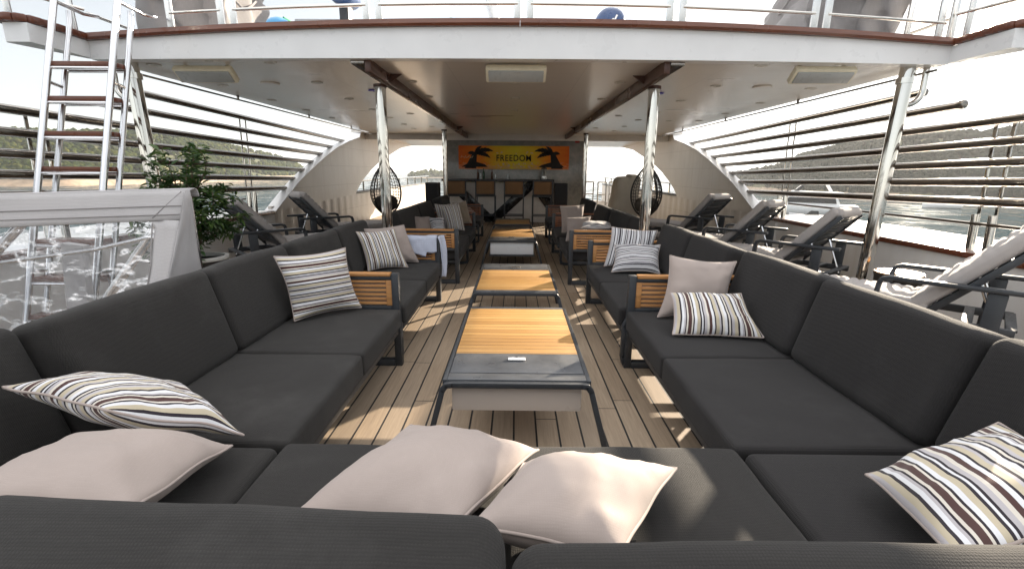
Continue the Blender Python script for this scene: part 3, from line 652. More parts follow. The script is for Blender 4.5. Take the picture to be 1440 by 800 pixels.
for sd in (-1, 1):
    for x, y in ((3.82, 4.42), (3.95, 4.0), (3.86, 6.4), (3.86, 8.4), (3.6, 4.8)):
        if sd < 0 and y == 4.8: continue
        b = MB(); b.bar((sd * x, y, 2.46), (sd * (x + .03), y, 3.55), .05, .022, (0, 1, 0), .006); obj('post', b, 'steel_bright', t)
    for h in (.19, .5, .85, 1.05):
        b = MB(); b.tube([(sd * 3.78, 4.5, 2.5 + h), (sd * 3.96, 4.0, 2.5 + h)], .0135, 10); obj('rail', b, 'steel', t)
        b = MB(); b.tube([(sd * 3.84, 4.6, 2.5 + h), (sd * 3.86, 9, 2.5 + h)], .0135, 10); obj('rail', b, 'steel', t)

# ------------------------------------------------------------------ lounge sofas
def sofa(label, sd, a0, y0, y1, n, near=None, far=None, fab='sofa_fabric', group='charcoal sofas along the deck', name='sofa', top=.85):
    """sd -1 left / +1 right; the seat front is at |x| = a0; near and far name the ends: 'arm', 'loop' or None"""
    t = thing(name, label, 'sofa', (sd * (a0 + .4), (y0 + y1) / 2, 0), 0, group)
    x = lambda a: sd * (a0 + a)
    b = MB()
    for a in (.03, .60, .90): b.bar((x(a), y0 + .02, .27), (x(a), y1 - .02, .27), .05, .045)
    k = max(2, int((y1 - y0) / .4))
    for i in range(k + 1):
        y = y0 + .05 + (y1 - y0 - .1) * i / k; b.bar((x(.03), y, .262), (x(.90), y, .262), .04, .03)
    b.bar((x(.92), y0 + .02, .60), (x(.92), y1 - .02, .60), .035, .05); b.bar((x(.92), y0 + .02, .45), (x(.92), y1 - .02, .45), .03, .05)
    for y in (y0 + .05, (y0 + y1) / 2, y1 - .05): b.bar((x(.92), y, .25), (x(.92), y, .63), .035, .04, (0, 1, 0))
    obj('frame', b, 'dark_metal', t)
    if near is None or far is None:      # plain supports hidden under the seat
        b = MB()
        for y in ([y0 + .25] if near is None else []) + ([y1 - .25] if far is None else []):
            for a in (.30, .88): b.bar((x(a), y, 0), (x(a), y, .26), .04, .04, (0, 1, 0))
        obj('leg', b, 'dark_metal', t)
    for y, kind in ((y0, near), (y1, far)):
        s = 1 if y == y1 else -1
        if kind is None: continue
        yc = y + s * .028
        if kind == 'arm':
            b = MB(); w = .055
            b.bar((x(.02), yc, .0), (x(.02), yc, .668), .05, w, (0, 1, 0), .006); b.bar((x(.92), yc, .0), (x(.92), yc, .668), .05, w, (0, 1, 0), .006)
            b.bar((x(.045), yc, .024), (x(.895), yc, .024), w, .048); b.bar((x(.045), yc, .425), (x(.895), yc, .425), w * .8, .03); b.bar((x(.045), yc, .635), (x(.895), yc, .635), w * .7, .024)
            o = obj('arm_frame', b, 'dark_metal', t)
            b = MB(); b.bar((x(.05), yc, .66), (x(.90), yc, .66), .055, .024, bev=.006)
            for a in (.065, .875): b.bar((x(a), yc, .442), (x(a), yc, .622), .04, .034, (0, 1, 0))
            for q_ in range(6):
                z = .458 + q_ * .0305; b.bar((x(.085), yc, z), (x(.855), yc, z), .032, .0185, bev=.004)
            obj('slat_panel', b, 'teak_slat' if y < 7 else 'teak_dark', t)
        else:
            b = MB(); pts = [(x(.10), yc, .02), (x(.03), yc, .03), (x(.02), yc, .08), (x(.02), yc, .30), (x(.04), yc, .345), (x(.10), yc, .355)]
            for p_, q_ in zip(pts, pts[1:]):
                d = (V(q_) - V(p_)).normalized() * .012; b.bar(V(p_) - d, V(q_) + d, .035, .045, (0, 1, 0), .006)
            b.bar((x(.10), yc, .02), (x(.90), yc, .02), .045, .035); b.bar((x(.9), yc, .02), (x(.9), yc, .3), .035, .045, (0, 1, 0))
            obj('leg_loop', b, 'dark_metal', t)
    L = (y1 - y0) / n
    for i in range(n):
        yc = y0 + L * (i + .5)
        b = MB(); b.soft((x(.335), yc, .358), (.70, L - .004, .135), .022, .012, None, 16, None, yc * 3.7 + sd); obj('seat_cushion', b, fab, t)
        Q = Ry(sd * math.atan2(.12, .43)) @ Rz(.008 * ((i * 7) % 3 - 1))
        b = MB(); b.soft((x(.665 + .095), yc, .625), (.185, L - .005, top - .395), .040, .010, Q, 16, None, yc * 5.1 + sd); obj('back_cushion', b, fab, t)
    return t
LF, RF = 'sofa_fabric', 'sofa_fabric_shaded'
sofa('long left sofa nearest the canvas tent with slatted arm at its far end', -1, .80, 1.455, 3.10, 2, None, 'arm', LF)
sofa('left sofa under the blue towel, behind the nearest slatted arm', -1, .79, 3.17, 4.80, 2, 'loop', 'arm', LF)
sofa('left sofa whose near slatted arm faces the blue towel', -1, .69, 5.66, 6.84, 1, 'arm', 'loop', LF)
sofa('left sofa holding two striped pillows before its dark slatted arm', -1, .69, 6.90, 7.96, 1, None, 'arm', LF)
sofa('farthest left sofa in front of the bar stools', -1, .69, 9.0, 9.95, 1, 'loop', 'arm', LF)
sofa('long right sofa nearest the pleated lounger with slatted arm at its far end', 1, .78, 1.455, 3.10, 2, None, 'arm', RF, top=.835)
sofa('right sofa with two cool striped pillows at its far end', 1, .75, 3.17, 4.76, 2, 'loop', 'arm', RF, top=.83)
sofa('right sofa whose near slatted arm stands below folded striped pillows', 1, .65, 5.65, 6.82, 1, 'arm', 'loop', RF, top=.80)
sofa('right sofa holding the far beige pillow beside the right post', 1, .62, 6.88, 7.92, 1, None, 'arm', RF, top=.80)
sofa('farthest right sofa in front of the right loudspeaker', 1, .62, 8.9, 9.8, 1, 'loop', 'arm', RF, top=.80)

def corner(label, sd):
    t = thing('corner_seat', label, 'corner seat', (sd * 1.2, 1.1, 0), 0, 'corner seats joining the sofas')
    f = RF if sd > 0 else LF; a = .80 if sd < 0 else .78
    b = MB(); b.soft((sd * (a + .36), 1.09, .356), (.70, .71, .135), .032, .01); obj('seat_cushion', b, f, t)
    b = MB(); b.soft((sd * (a + .755 + (.07 if sd < 0 else 0)), 1.05, .622), (.185, .80, .45), .05, .012, Rz(-sd * .07) @ Ry(sd * math.atan2(.12, .43))); obj('back_cushion', b, f, t)
    b = MB(); b.box((sd * (a + .45), 1.08, .265), (.92, .74, .05))
    for x in (.08, .85):
        for y in (.78, 1.38): b.bar((sd * (a + x), y, 0), (sd * (a + x), y, .25), .04, .04, (0, 1, 0))
    obj('frame', b, 'dark_metal', t)
corner('charcoal corner seat under the lying striped and beige pillows', -1)
corner('charcoal corner seat under the large striped pillow opposite the pleated lounger', 1)
t = thing('sofa', 'near sofa seen over its back cushions with two big beige pillows', 'sofa', (0, 1, 0), 0, 'charcoal sofas along the deck')
for x0, x1 in ((-.80, -.025), (-.019, .775)):
    b = MB(); b.soft(((x0 + x1) / 2, 1.075, .358), (x1 - x0, .785, .135), .026, .012, None, 16, None, x0 + 8); obj('seat_cushion', b, LF, t)
b = MB(); b.soft((-.447, .622, .613), (.872, .185, .43), .05, .008, Rz(-.035) @ Rx(.27), 18, None, 3.3); obj('back_cushion', b, LF, t)
b = MB(); b.soft((.517, .572, .60), (1.04, .185, .43), .05, .008, Rz(.01) @ Rx(.27), 18, None, 5.7); obj('back_cushion', b, LF, t)
b = MB()
for y in (.50, .80, 1.42): b.bar((-.80, y, .268), (.77, y, .268), .05, .045)
for x in (-.76, 0, .73):
    b.bar((x, .5, .262), (x, 1.42, .262), .04, .03); b.bar((x, .45, .0), (x, .45, .6), .04, .035, (0, 1, 0)); b.bar((x, 1.36, 0), (x, 1.36, .25), .04, .04, (0, 1, 0))
b.bar((-.8, .45, .6), (.77, .45, .6), .035, .05)
obj('frame', b, 'dark_metal', t)
b = MB(); b.box((0, .465, .45), (1.6, .02, .34), Rx(.2), .004); obj('back_panel', b, LF, t)

# ------------------------------------------------------------------ low tables
def table(label, cx, y0, y1, hand, box):
    hw = .335; zt = .42; t = thing('coffee_table', label, 'coffee table', (cx, (y0 + y1) / 2, 0), 0, 'low tables down the middle')
    b = MB(); s = 1 if hand == 'near' else -1
    for y in (y0 + .018, y1 - .018):
        pts = [(cx - hw - .105, y, .0), (cx - hw - .006, y, zt - .045), (cx - hw + .012, y, zt - .020), (cx - hw + .04, y, zt - .016), (cx + hw - .04, y, zt - .016), (cx + hw - .012, y, zt - .020), (cx + hw + .006, y, zt - .045), (cx + hw + .105, y, .0)]
        for p, q_ in zip(pts, pts[1:]):
            d = (V(q_) - V(p)).normalized() * .006; b.bar(V(p) - (d if p[2] > .01 else d * 0), V(q_) + (d if q_[2] > .01 else d * 0), .026, .030, (0, 1, 0), .004)
    for sx in (-1, 1): b.bar((cx + sx * (hw - .004), y0 + .033, zt - .014), (cx + sx * (hw - .004), y1 - .033, zt - .014), .022, .028)
    obj('frame', b, 'dark_metal', t)
    L = y1 - y0; ex = .10; dl = .24
    e0, e1 = (y0, y1) if hand == 'near' else (y1, y0)
    b = MB(); b.box((cx, e0 + s * (.034 + .035), zt - .006), (2 * hw - .03, .07, .016), bev=.003); obj('end_panel', b, 'dark_panel', t)
    b = MB(); b.box((cx, e1 - s * (.034 + .02), zt - .006), (2 * hw - .03, .04, .016), bev=.003); obj('end_panel', b, 'dark_panel', t)
    a0_, a1_ = e0 + s * .107, e0 + s * (.107 + dl)
    b = MB(); b.box((cx, (a0_ + a1_) / 2, zt - .005), (2 * hw - .034, abs(a1_ - a0_), .018), bev=.003); lid = obj('lid', b, 'dark_panel', t)
    w0, w1 = a1_ + s * .003, e1 - s * .077
    b = MB(); b.box((cx, (w0 + w1) / 2, zt - .005), (2 * hw - .034, abs(w1 - w0), .018), bev=.003); obj('wood_panel', b, 'teak_top', t)
    yh = (a0_ + a1_) / 2 + s * .035
    b = MB(); b.box((cx, yh, zt + .012), (.088, .03, .006), Rx(.25), .002)
    b.box((cx, yh + .012, zt + .008), (.08, .006, .014), bev=.001); obj('handle', b, 'brushed_silver', t)
    b = MB(); z0 = .415 - box[1]; b.box((cx, e0 + s * (.05 + L * .33), (z0 + .398) / 2), (2 * hw - .065, L * .66, .398 - z0), bev=.008); obj('storage_box', b, box[0], t)
    if box[0] != 'table_box':
        b = MB(); b.box((cx, e0 + s * (.06 + L * .33), z0 - .012), (2 * hw - .03, L * .72, .02), bev=.004); obj('shelf', b, 'dark_metal', t)
table('low table nearest the camera, dark lid and silver handle at its near end', .012, 1.955, 3.20, 'near', ('table_box', .16))
table('low table crossed by a slanting shadow, second from the camera', .005, 3.585, 4.79, 'far', ('table_box', .08))
table('low table with a white box under its near end', -.05, 6.45, 7.80, 'near', ('white_paint', .20))
table('low table farthest away, just before the bar stools', -.06, 8.45, 9.60, 'far', ('table_box', .10))

# ------------------------------------------------------------------ pillows
PILG = {}
def pillow(label, corners, T, mat, seed, group=None, pinch=.07, wr=.6, name='pillow'):
    """corners TL TR BR BL in world space; T full thickness; seam runs round the middle"""
    TL, TR, BR, BL = [V(c) for c in corners]; n = 30; nrm = (TR - TL + BR - BL).cross(TL - BL + TR - BR).normalized(); wdt = (TR - TL).length
    off = V((seed * 3.1, seed * 1.7, seed))
    c0 = (TL + TR + BR + BL) / 4
    def base(u, v):   # u,v in -1..1, v down
        a = 1 - pinch * (1 - v * v) * (abs(u) ** 1.5); c = 1 - pinch * (1 - u * u) * (abs(v) ** 1.5)
        uu, vv = u * a, v * c
        p = (TL * (1 - uu) * (1 - vv) + TR * (1 + uu) * (1 - vv) + BR * (1 + uu) * (1 + vv) + BL * (1 - uu) * (1 + vv)) / 4
        e = max(abs(u), abs(v)); return p + nrm * .010 * noise.noise(V((u * 1.3, v * 1.3, seed))) * e * 2
    def thick(u, v):
        g = max(0, 1 - abs(u) ** 2.2) ** .55 * max(0, 1 - abs(v) ** 2.2) ** .55
        return g
    b = MB()
    def sp(i): return math.sin((i / n - .5) * math.pi)
    P = [[None] * (n + 1) for _ in range(n + 1)]; Q = [[None] * (n + 1) for _ in range(n + 1)]
    for i in range(n + 1):
        for j in range(n + 1):
            u, v = sp(i), sp(j); g = thick(u, v); e = max(abs(u), abs(v)); p = base(u, v)
            fold = noise.noise(V((u * 2.2, v * 2.2, 0)) + off) * .016 + noise.noise(V((u * 5, v * 5, 3)) + off) * .007
            ang = math.atan2(v, u); rad = math.sin(ang * 9 + noise.noise(V((ang * 2, 0, seed))) * 5) * (.004 + .010 * (u > .2)) * (e ** 2) * (1 - e ** 6)
            dimple = -.012 * math.exp(-((u - .35) ** 2 / .05 + (v + .15 - .5 * u) ** 2 / .012)) if seed % 3 == 2 else 0
            h = g * T / 2 + (fold + rad + dimple) * wr * min(1, g * 2)
            P[i][j] = b.b.verts.new(p + nrm * h)
            if i in (0, n) or j in (0, n): Q[i][j] = P[i][j]
            else: Q[i][j] = b.b.verts.new(p - nrm * (g * T / 2 - fold * .4 * wr * min(1, g * 2)))
    uvl = b.b.loops.layers.uv.new('UVMap'); idx = {}
    for i in range(n + 1):
        for j in range(n + 1):
            idx[P[i][j]] = ((sp(i) + 1) / 2, (sp(j) + 1) / 2); idx[Q[i][j]] = ((sp(i) + 1) / 2, (sp(j) + 1) / 2)
    for G, fl in ((P, 0), (Q, 1)):
        for i in range(n):
            for j in range(n):
                q_ = [G[i][j], G[i][j + 1], G[i + 1][j + 1], G[i + 1][j]]
                try: b.b.faces.new(q_[::-1] if fl else q_)
                except ValueError: pass
    for f in b.b.faces:
        for lp in f.loops: lp[uvl].uv = idx[lp.vert]
    o = obj(name, b, mat, smooth=80); tag(o, label, 'pillow', group)
    ring = [base(sp(i), -1) for i in range(n)] + [base(1, sp(i)) for i in range(n)] + [base(sp(n - i), 1) for i in range(n)] + [base(-1, sp(n - i)) for i in range(n)]
    out = []
    for p in ring:
        if not out or (p - out[-1]).length > .004: out.append(p)
    b = MB(); b.tube(out, .0042, 8, closed=True); pm = obj('piping', b, mat if 'beige' in mat else 'pillow_beige', smooth=80); pm.parent = o
    return o
GS, GB = 'striped pillows on the sofas', 'beige pillows on the sofas'
pillow('striped pillow leaning against the long left sofa by its slatted arm', [(-1.455, 2.775, .84), (-1.125, 3.065, .85), (-1.045, 3.05, .445), (-1.355, 2.74, .445)], .15, 'stripe_along', 1, GS, .10)
pillow('striped pillow lying on top of a beige pillow in the left corner', [(-1.525, 1.277, .715), (-1.30, 1.62, .57), (-.89, 1.385, .50), (-1.19, 1.245, .66)], .15, 'stripe_along', 4, GS, .05)
pillow('beige pillow lying under the striped pillow in the left corner', [(-1.36, 1.31, .52), (-.895, 1.323, .50), (-.861, .893, .60), (-1.30, .90, .62)], .17, 'pillow_beige', 5, GB, .04)
pillow('large beige pillow on the near sofa, left of its pair', [(-.341, 1.398, .525), (.078, 1.315, .50), (-.123, .862, .60), (-.49, .862, .61)], .18, 'pillow_beige', 7, GB, .04)
pillow('large beige pillow on the near sofa with a deep crease, right of its pair', [(.03, 1.205, .53), (.476, 1.21, .51), (.225, .81, .59), (-.10, .83, .62)], .17, 'pillow_beige', 8, GB, .05)
pillow('beige square pillow standing against the long right sofa', [(1.019, 3.06, .82), (1.45, 3.04, .785), (1.354, 2.87, .445), (.92, 2.90, .445)], .14, 'pillow_beige', 10, GB, .12)
pillow('striped pillow leaning on the beige square pillow on the long right sofa', [(.955, 2.80, .635), (1.366, 2.76, .64), (1.40, 2.503, .45), (.90, 2.547, .45)], .15, 'stripe_across', 12, GS, .08)
pillow('striped pillow cut by the picture edge in the right corner seat', [(1.025, 1.205, .50), (1.42, 1.25, .64), (1.36, .87, .70), (.93, .83, .56)], .13, 'stripe_across', 13, GS, .05)
pillow('striped pillow before a beige one on the sofa with the blue towel', [(-1.49, 4.36, .79), (-1.17, 4.54, .80), (-1.03, 4.42, .445), (-1.36, 4.24, .445)], .16, 'stripe_across', 14, GS, .10)
pillow('beige pillow behind a striped one beside the blue towel', [(-1.50, 4.62, .785), (-1.13, 4.74, .815), (-.985, 4.70, .445), (-1.33, 4.56, .445)], .12, 'pillow_beige', 16, GB)
pillow('cool striped upright pillow with vertical stripes behind its pair by the right slatted arm', [(.962, 4.70, .82), (1.42, 4.72, .78), (1.334, 4.58, .445), (.875, 4.56, .445)], .13, 'stripe_cool_across', 17, GS)
pillow('cool striped pillow with curved level stripes in front of its pair', [(.95, 4.47, .68), (1.38, 4.45, .675), (1.324, 4.20, .455), (.886, 4.24, .455)], .18, 'stripe_cool_along', 19, GS, .10)
pillow('beige pillow standing behind the near arm of the third left sofa', [(-1.46, 6.45, .755), (-1.21, 6.60, .72), (-1.12, 6.42, .44), (-1.37, 6.22, .44)], .13, 'pillow_beige', 20, GB)
pillow('small striped pillow beside the beige one on the third left sofa', [(-1.20, 6.52, .715), (-1.01, 6.58, .72), (-.945, 6.40, .46), (-1.13, 6.34, .46)], .12, 'stripe_cool_along', 22, GS)
pillow('bold striped pillow in front of its twin on the fourth left sofa', [(-1.12, 7.12, .835), (-.86, 7.24, .855), (-.765, 7.07, .475), (-1.0, 6.98, .475)], .13, 'stripe_across', 23, GS)
pillow('striped pillow half hidden by its twin on the fourth left sofa', [(-1.25, 7.30, .85), (-1.01, 7.42, .845), (-.936, 7.26, .475), (-1.16, 7.18, .475)], .12, 'stripe_across', 24, GS)
pillow('striped pillow at the dark slatted arm of the fourth left sofa', [(-1.09, 7.6, .83), (-.93, 7.7, .85), (-.83, 7.58, .50), (-.99, 7.48, .49)], .11, 'stripe_across', 25, GS)
pillow('sandy pillow behind the striped ones, nearest the bar on the left', [(-1.04, 7.78, .84), (-.83, 7.88, .87), (-.72, 7.72, .52), (-.92, 7.64, .50)], .11, 'tan_canvas', 26, GB)
pillow('tall beige pillow nearest the bar on the right sofas', [(.686, 7.36, .83), (1.08, 7.50, .85), (1.03, 7.24, .455), (.70, 7.12, .455)], .14, 'pillow_beige', 28, GB)
pillow('beige pillow in front of the tall beige one on the right sofas', [(.70, 6.48, .74), (1.05, 6.62, .75), (.97, 6.40, .445), (.68, 6.28, .445)], .13, 'pillow_beige', 29, GB)
pillow('striped pillow lying flat, upper one of a stack behind the right slatted arm', [(.88, 6.20, .70), (1.24, 6.20, .70), (1.20, 5.80, .675), (.81, 5.80, .675)], .09, 'stripe_cool_along', 31, GS, .04, .5)
pillow('striped pillow lying flat, lower one of a stack behind the right slatted arm', [(.89, 6.22, .60), (1.26, 6.22, .60), (1.22, 5.79, .59), (.84, 5.79, .59)], .10, 'stripe_cool_across', 32, GS, .04, .5)
pillow('beige pillow under the flat striped stack behind the right slatted arm', [(.84, 6.24, .50), (1.27, 6.24, .50), (1.24, 5.76, .49), (.82, 5.76, .49)], .11, 'pillow_beige', 34, GB, .04, .5)

# blue towel over the far arm of the second left sofa
def towel(u, v):
    x = -1.27 + .46 * u; yc = 4.828; L = v
    hang = .19 + .05 * math.sin(u * 9) * .4 - .05 * (u > .75)
    front = .24 + .10 * u
    s = v * (hang + .08 + front)
    if s < hang: p = V((x, yc - .043 - .012 * (1 - s / hang), .685 - (hang - s)))
    elif s < hang + .08: a = (s - hang) / .08 * math.pi; p = V((x, yc - .043 * math.cos(a), .685 + .012 * math.sin(a)))
    else: p = V((x, yc + .045 + .01 * (s - hang), .685 - (s - hang - .08)))
    w = noise.noise(V((u * 5, v * 6, 1))) * .014 + math.sin(u * 16 + v * 3) * .006
    p.y -= abs(w) * (1 if s < hang else -1); p.z += .010 * noise.noise(V((u * 4, v * 3, 9)))
    return p
b = MB(); b.grid(40, 36, towel)
def tail(u, v):   # loose corner falling over the front post
    z = .70 - .42 * v; w = .10 * (1 - v * .55)
    c = V((-.795 + .04 * math.sin(v * 2), 4.80 - .03 * v, z))
    return c + V((w * (u - .5) * .35, w * (u - .5) * 1.2, 0)) + V((.018 * math.sin(u * 7 + v * 4), .012 * math.sin(u * 9), 0)) + V((.02, 0, 0))
b.grid(14, 24, tail)
o = obj('towel', b, 'towel_blue', smooth=80); md = o.modifiers.new('thickness', 'SOLIDIFY'); md.thickness = .006; md.offset = 0
tag(o, 'pale blue towel draped over the slatted arm of the left sofa', 'towel')

# ------------------------------------------------------------------ sun loungers
def make_lounger():
    t = thing('sun_lounger', 'x', 'sun lounger', (0, 0, 0), 0, 'grey sun loungers along the bulwarks')
    for s in (-1, 1):
        b = MB(); b.bar((s * .30, -.34, .315), (s * .30, 1.22, .315), .035, .06); obj('side_rail', b, 'dark_metal', t)
        b = MB()
        pts = [(s * .34, .44, .30), (s * .34, .415, .55), (s * .34, .40, .585), (s * .34, .36, .60), (s * .34, -.42, .60)]
        for p, q_ in zip(pts, pts[1:]):
            d = (V(q_) - V(p)).normalized() * .008; b.bar(V(p) - d, V(q_) + d, .062, .032, (0, .7, .7), .008)
        obj('armrest', b, 'dark_metal', t)
        b = MB(); b.bar((s * .335, -.20, .0), (s * .335, -.22, .582), .10, .034, (1, 0, 0), .008); obj('leg', b, 'dark_metal', t)
        b = MB(); b.bar((s * .30, 1.05, .0), (s * .30, 1.05, .29), .10, .034, (1, 0, 0), .008); obj('leg', b, 'dark_metal', t)
    b = MB()
    for y in (-.32, -.1, .15, .35, .55, .75, .95, 1.2): b.box((0, y, .335), (.58, .06, .02))
    obj('seat_slats', b, 'dark_metal', t)
    ang = R(48); ca, sa = math.cos(ang), math.sin(ang); H = V((0, .13, .36))
    D = V((0, -ca, sa)); Nn = V((0, sa, ca))
    b = MB()
    for s in (-1, 1): b.bar(H + V((s * .285, 0, 0)), H + V((s * .285, 0, 0)) + D * .76, .035, .045, Nn)
    for k in range(7): b.bar(H + V((-.27, 0, 0)) + D * (.12 + k * .10), H + V((.27, 0, 0)) + D * (.12 + k * .10), .075, .018, Nn)
    obj('back_frame', b, 'dark_metal', t)
    for s in (-1, 1): b = MB(); b.tube([H + V((s * .25, 0, -.02)) + D * .38, (s * .25, -.27, .26)], .011, 8); obj('prop', b, 'steel_bright', t)
    rib = lambda p: p + V((0, 0, (-.015 * math.exp(-(((p.y + .006 * math.sin(p.x * 11)) / .075 % 1 - .5) / .16) ** 2) * (.6 + .4 * math.tanh(p.x * 6)) * (1 if p.z > 0 else 0) + .007 * noise.noise(V((p.x * 4, p.y * 4, 2))))))
    b = MB(); b.soft((0, .665, .405), (.60, 1.10, .095), .03, .012, None, 60, rib); obj('seat_cushion', b, 'lounger_fabric', t)
    Q = Matrix((V((1, 0, 0)), -D, Nn)).transposed()
    b = MB(); b.soft(H + D * .37 + Nn * .08, (.60, .80, .10), .035, .012, Q, 60, rib); obj('back_cushion', b, 'lounger_fabric', t)
    b = MB(); b.soft(H + D * .75 + Nn * .045, (.56, .10, .10), .045, .0, Q); obj('head_flap', b, 'lounger_fabric', t)
    return t
LN = make_lounger()
SP = [('pleated sun lounger with bright cushion at the right picture edge', 3.30, 3.44, 45), ('sun lounger just forward of the thick right post', 3.30, 5.29, 38), ('sun lounger between two others on the right side', 3.20, 6.58, 42), ('farthest right sun lounger in front of the fin wall', 3.28, 8.42, 38),
      ('sun lounger beside the potted plant on the left', -3.30, 6.08, -44), ('sun lounger in front of the left fin wall', -3.26, 7.85, -50)]
for i, (lb, x, y, a) in enumerate(SP):
    if i == 0: LN['label'] = lb; LN.location = (x, y, 0); LN.rotation_euler = (0, 0, R(a))
    else: dup(LN, (x, y, 0), R(a), lb)

# small round table between the right loungers
t = thing('side_table', 'small round dark side table with wooden top behind the pleated lounger', 'side table', (3.42, 4.12, 0))
b = MB(); b.lathe([(.17, .0), (.18, .01), (.18, .02), (0, .021)], (3.42, 4.12, .485), 28); obj('table_top', b, 'teak_slat', t)
b = MB(); b.lathe([(.15, 0), (.155, .01), (.175, .45), (.185, .485), (.165, .487)], (3.42, 4.12, 0.002), 28); obj('body', b, 'basket_dark', t)

# ------------------------------------------------------------------ ladder to the upper deck
t = thing('ladder', 'steel ladder with brown treads leaning on the upper deck edge', 'ladder', (-3.38, 3.2, 0))
ly = lambda z: 3.215 + z * .322
for x in (-3.63, -3.13):
    b = MB(); b.tube([(x, ly(0), .0), (x, ly(2.75), 2.75), (x, ly(3.4) + .02, 3.4)], .024, 14); obj('front_rail', b, 'steel_bright', t)
    b = MB(); b.tube([(x, ly(0) + .145, .0), (x, ly(2.5) + .145, 2.5), (x, ly(2.58) + .13, 2.58)], .021, 14); obj('back_rail', b, 'steel_bright', t)
    b = MB(); b.tube([(x, ly(2.62), 2.62), (x, ly(2.62) + .25, 2.60), (x, 4.46, 2.62)], .015, 10); obj('hook', b, 'steel_bright', t)
    for z in (2.0, 1.18, .6): b = MB(); b.tube([(x, ly(z), z), (x, ly(z) + .145, z - .03)], .013, 8); obj('rung_link', b, 'steel_bright', t)
for z in (2.13, 1.865, 1.60, 1.335, 1.07, .80, .53, .26):
    b = MB(); b.box((-3.38, ly(z) + .075, z + .006), (.47, .135, .036), bev=.006); tr_ = obj('tread', b, 'mahogany', t)
    b = MB(); b.tube([(-3.62, ly(z) + .005, z - .026), (-3.14, ly(z) + .005, z - .026)], .012, 8); b.tube([(-3.62, ly(z) + .14, z - .026), (-3.14, ly(z) + .14, z - .026)], .012, 8); obj('tread_bar', b, 'steel_bright', tr_)

# ------------------------------------------------------------------ canvas hood with clear windows over the stair hatch
t = thing('canvas_hood', 'grey canvas spray hood with clear plastic window behind the left sofa', 'canvas hood', (-3, 2.8, 0))
fy_ = lambda z: 2.33 + (z - .15) * (.57 / 1.07)       # sloping front face
zt_ = lambda x: 1.225 + (x + 2.0) * .035
XL, XR = -4.02, -2.015
def front(u, v, x0, x1, za, zb):
    x = x0 + (x1 - x0) * u; z = za(x) + (zb(x) - za(x)) * v
    return V((x, fy_(z) + .018 * noise.noise(V((x * 2.2, z * 5, 0))) + .008 * noise.noise(V((x * 9, z * 3, 5))), z))
wt = lambda x: 1.055 + (x + 2.0) * .05
b = MB(); b.grid(40, 6, lambda u, v: front(u, v, XL, XR, wt, zt_))
b.grid(40, 6, lambda u, v: V((XL + (XR - XL) * u, fy_(zt_(0)) + .005 + .075 * math.sin(v * math.pi / 2), zt_(XL + (XR - XL) * u) - .045 * (1 - math.cos(v * math.pi / 2)) + .018 * math.sin(v * math.pi))))
wr_ = lambda z: -2.15 + .08 * max(0, (.95 - z)) - .06 * max(0, (z - 1.0) / .06)
b.grid(8, 20, lambda u, v: (lambda z: V((wr_(z) + (XR - wr_(z)) * u, fy_(z) + .03 * noise.noise(V((u * 2, z * 3, 4))), z)))(.10 + (wt(-2.1) - .10) * v))
b.grid(40, 3, lambda u, v: front(u, v, XL, XR, lambda x: .10, lambda x: .26))
# right side flap: triangle from the sloping front edge back to an upright edge
b.grid(10, 20, lambda u, v: (lambda z: V((XR + .012 * noise.noise(V((u * 3, z * 4, 7))) + .005, fy_(z) + (2.93 - fy_(z)) * u, z)))(.0 + zt_(XR) * v))
o = obj('canvas', b, 'canvas_grey', t, smooth=60); md = o.modifiers.new('thickness', 'SOLIDIFY'); md.thickness = .006
b = MB(); b.grid(30, 14, lambda u, v: (lambda p: p + V((0, .006 + .012 * noise.noise(V((p.x * 2.2, p.z * 2.6, 2))), 0)))(front(u, v, XL + .02, -2.05, lambda x: .24, lambda x: wt(x) + .02))); obj('window', b, 'clear_vinyl', t, smooth=80)
b = MB(); b.tube([(-2.24, 2.99, 1.09), (-2.34, 2.98, .93), (-2.75, 2.93, .42), (-2.9, 2.9, .2)], .028, 12); b.tube([(-3.12, 2.99, 1.04), (-3.45, 2.95, .72), (-3.9, 2.9, .3)], .028, 12); obj('hand_rail', b, 'steel_bright', t)
b = MB(); b.tube([(-2.12, 2.86, .97), (-2.6, 2.84, .86), (-3.3, 2.84, .76), (-4.0, 2.86, .68)], .012, 10)
b.tube([(-2.03, 2.95, 1.18), (-4.0, 2.95, 1.13)], .014, 10); b.tube([(-2.03, 2.95, 1.18), (-2.04, 2.97, .0)], .014, 10); b.tube([(-2.03, 2.93, 1.17), (-2.05, 2.36, .12)], .014, 10); obj('hoop', b, 'steel_bright', t)
b = MB()
for zz0 in (1.135, 1.085): b.tube([front(i / 30, .5, XL, XR, lambda x: zz0 + (x + 2) * .04, lambda x: zz0 + (x + 2) * .04) + V((0, -.006, 0)) for i in range(31)], .003, 5)
b.tube([(XR - .02, fy_(1.21) - .004, 1.215), (wr_(1.05) + .02, fy_(1.06) - .004, 1.06)], .004, 5); b.tube([V((wr_(z) + .01, fy_(z) - .008, z)) for z in (1.03, .8, .6, .4, .2)], .004, 5); obj('seam', b, 'tarp_grey', t)
b = MB(); b.box((-3.12, 3.22, .42), (.16, .06, .84), Ry(.12), .01); obj('hatch_panel', b, 'canvas_grey', t)

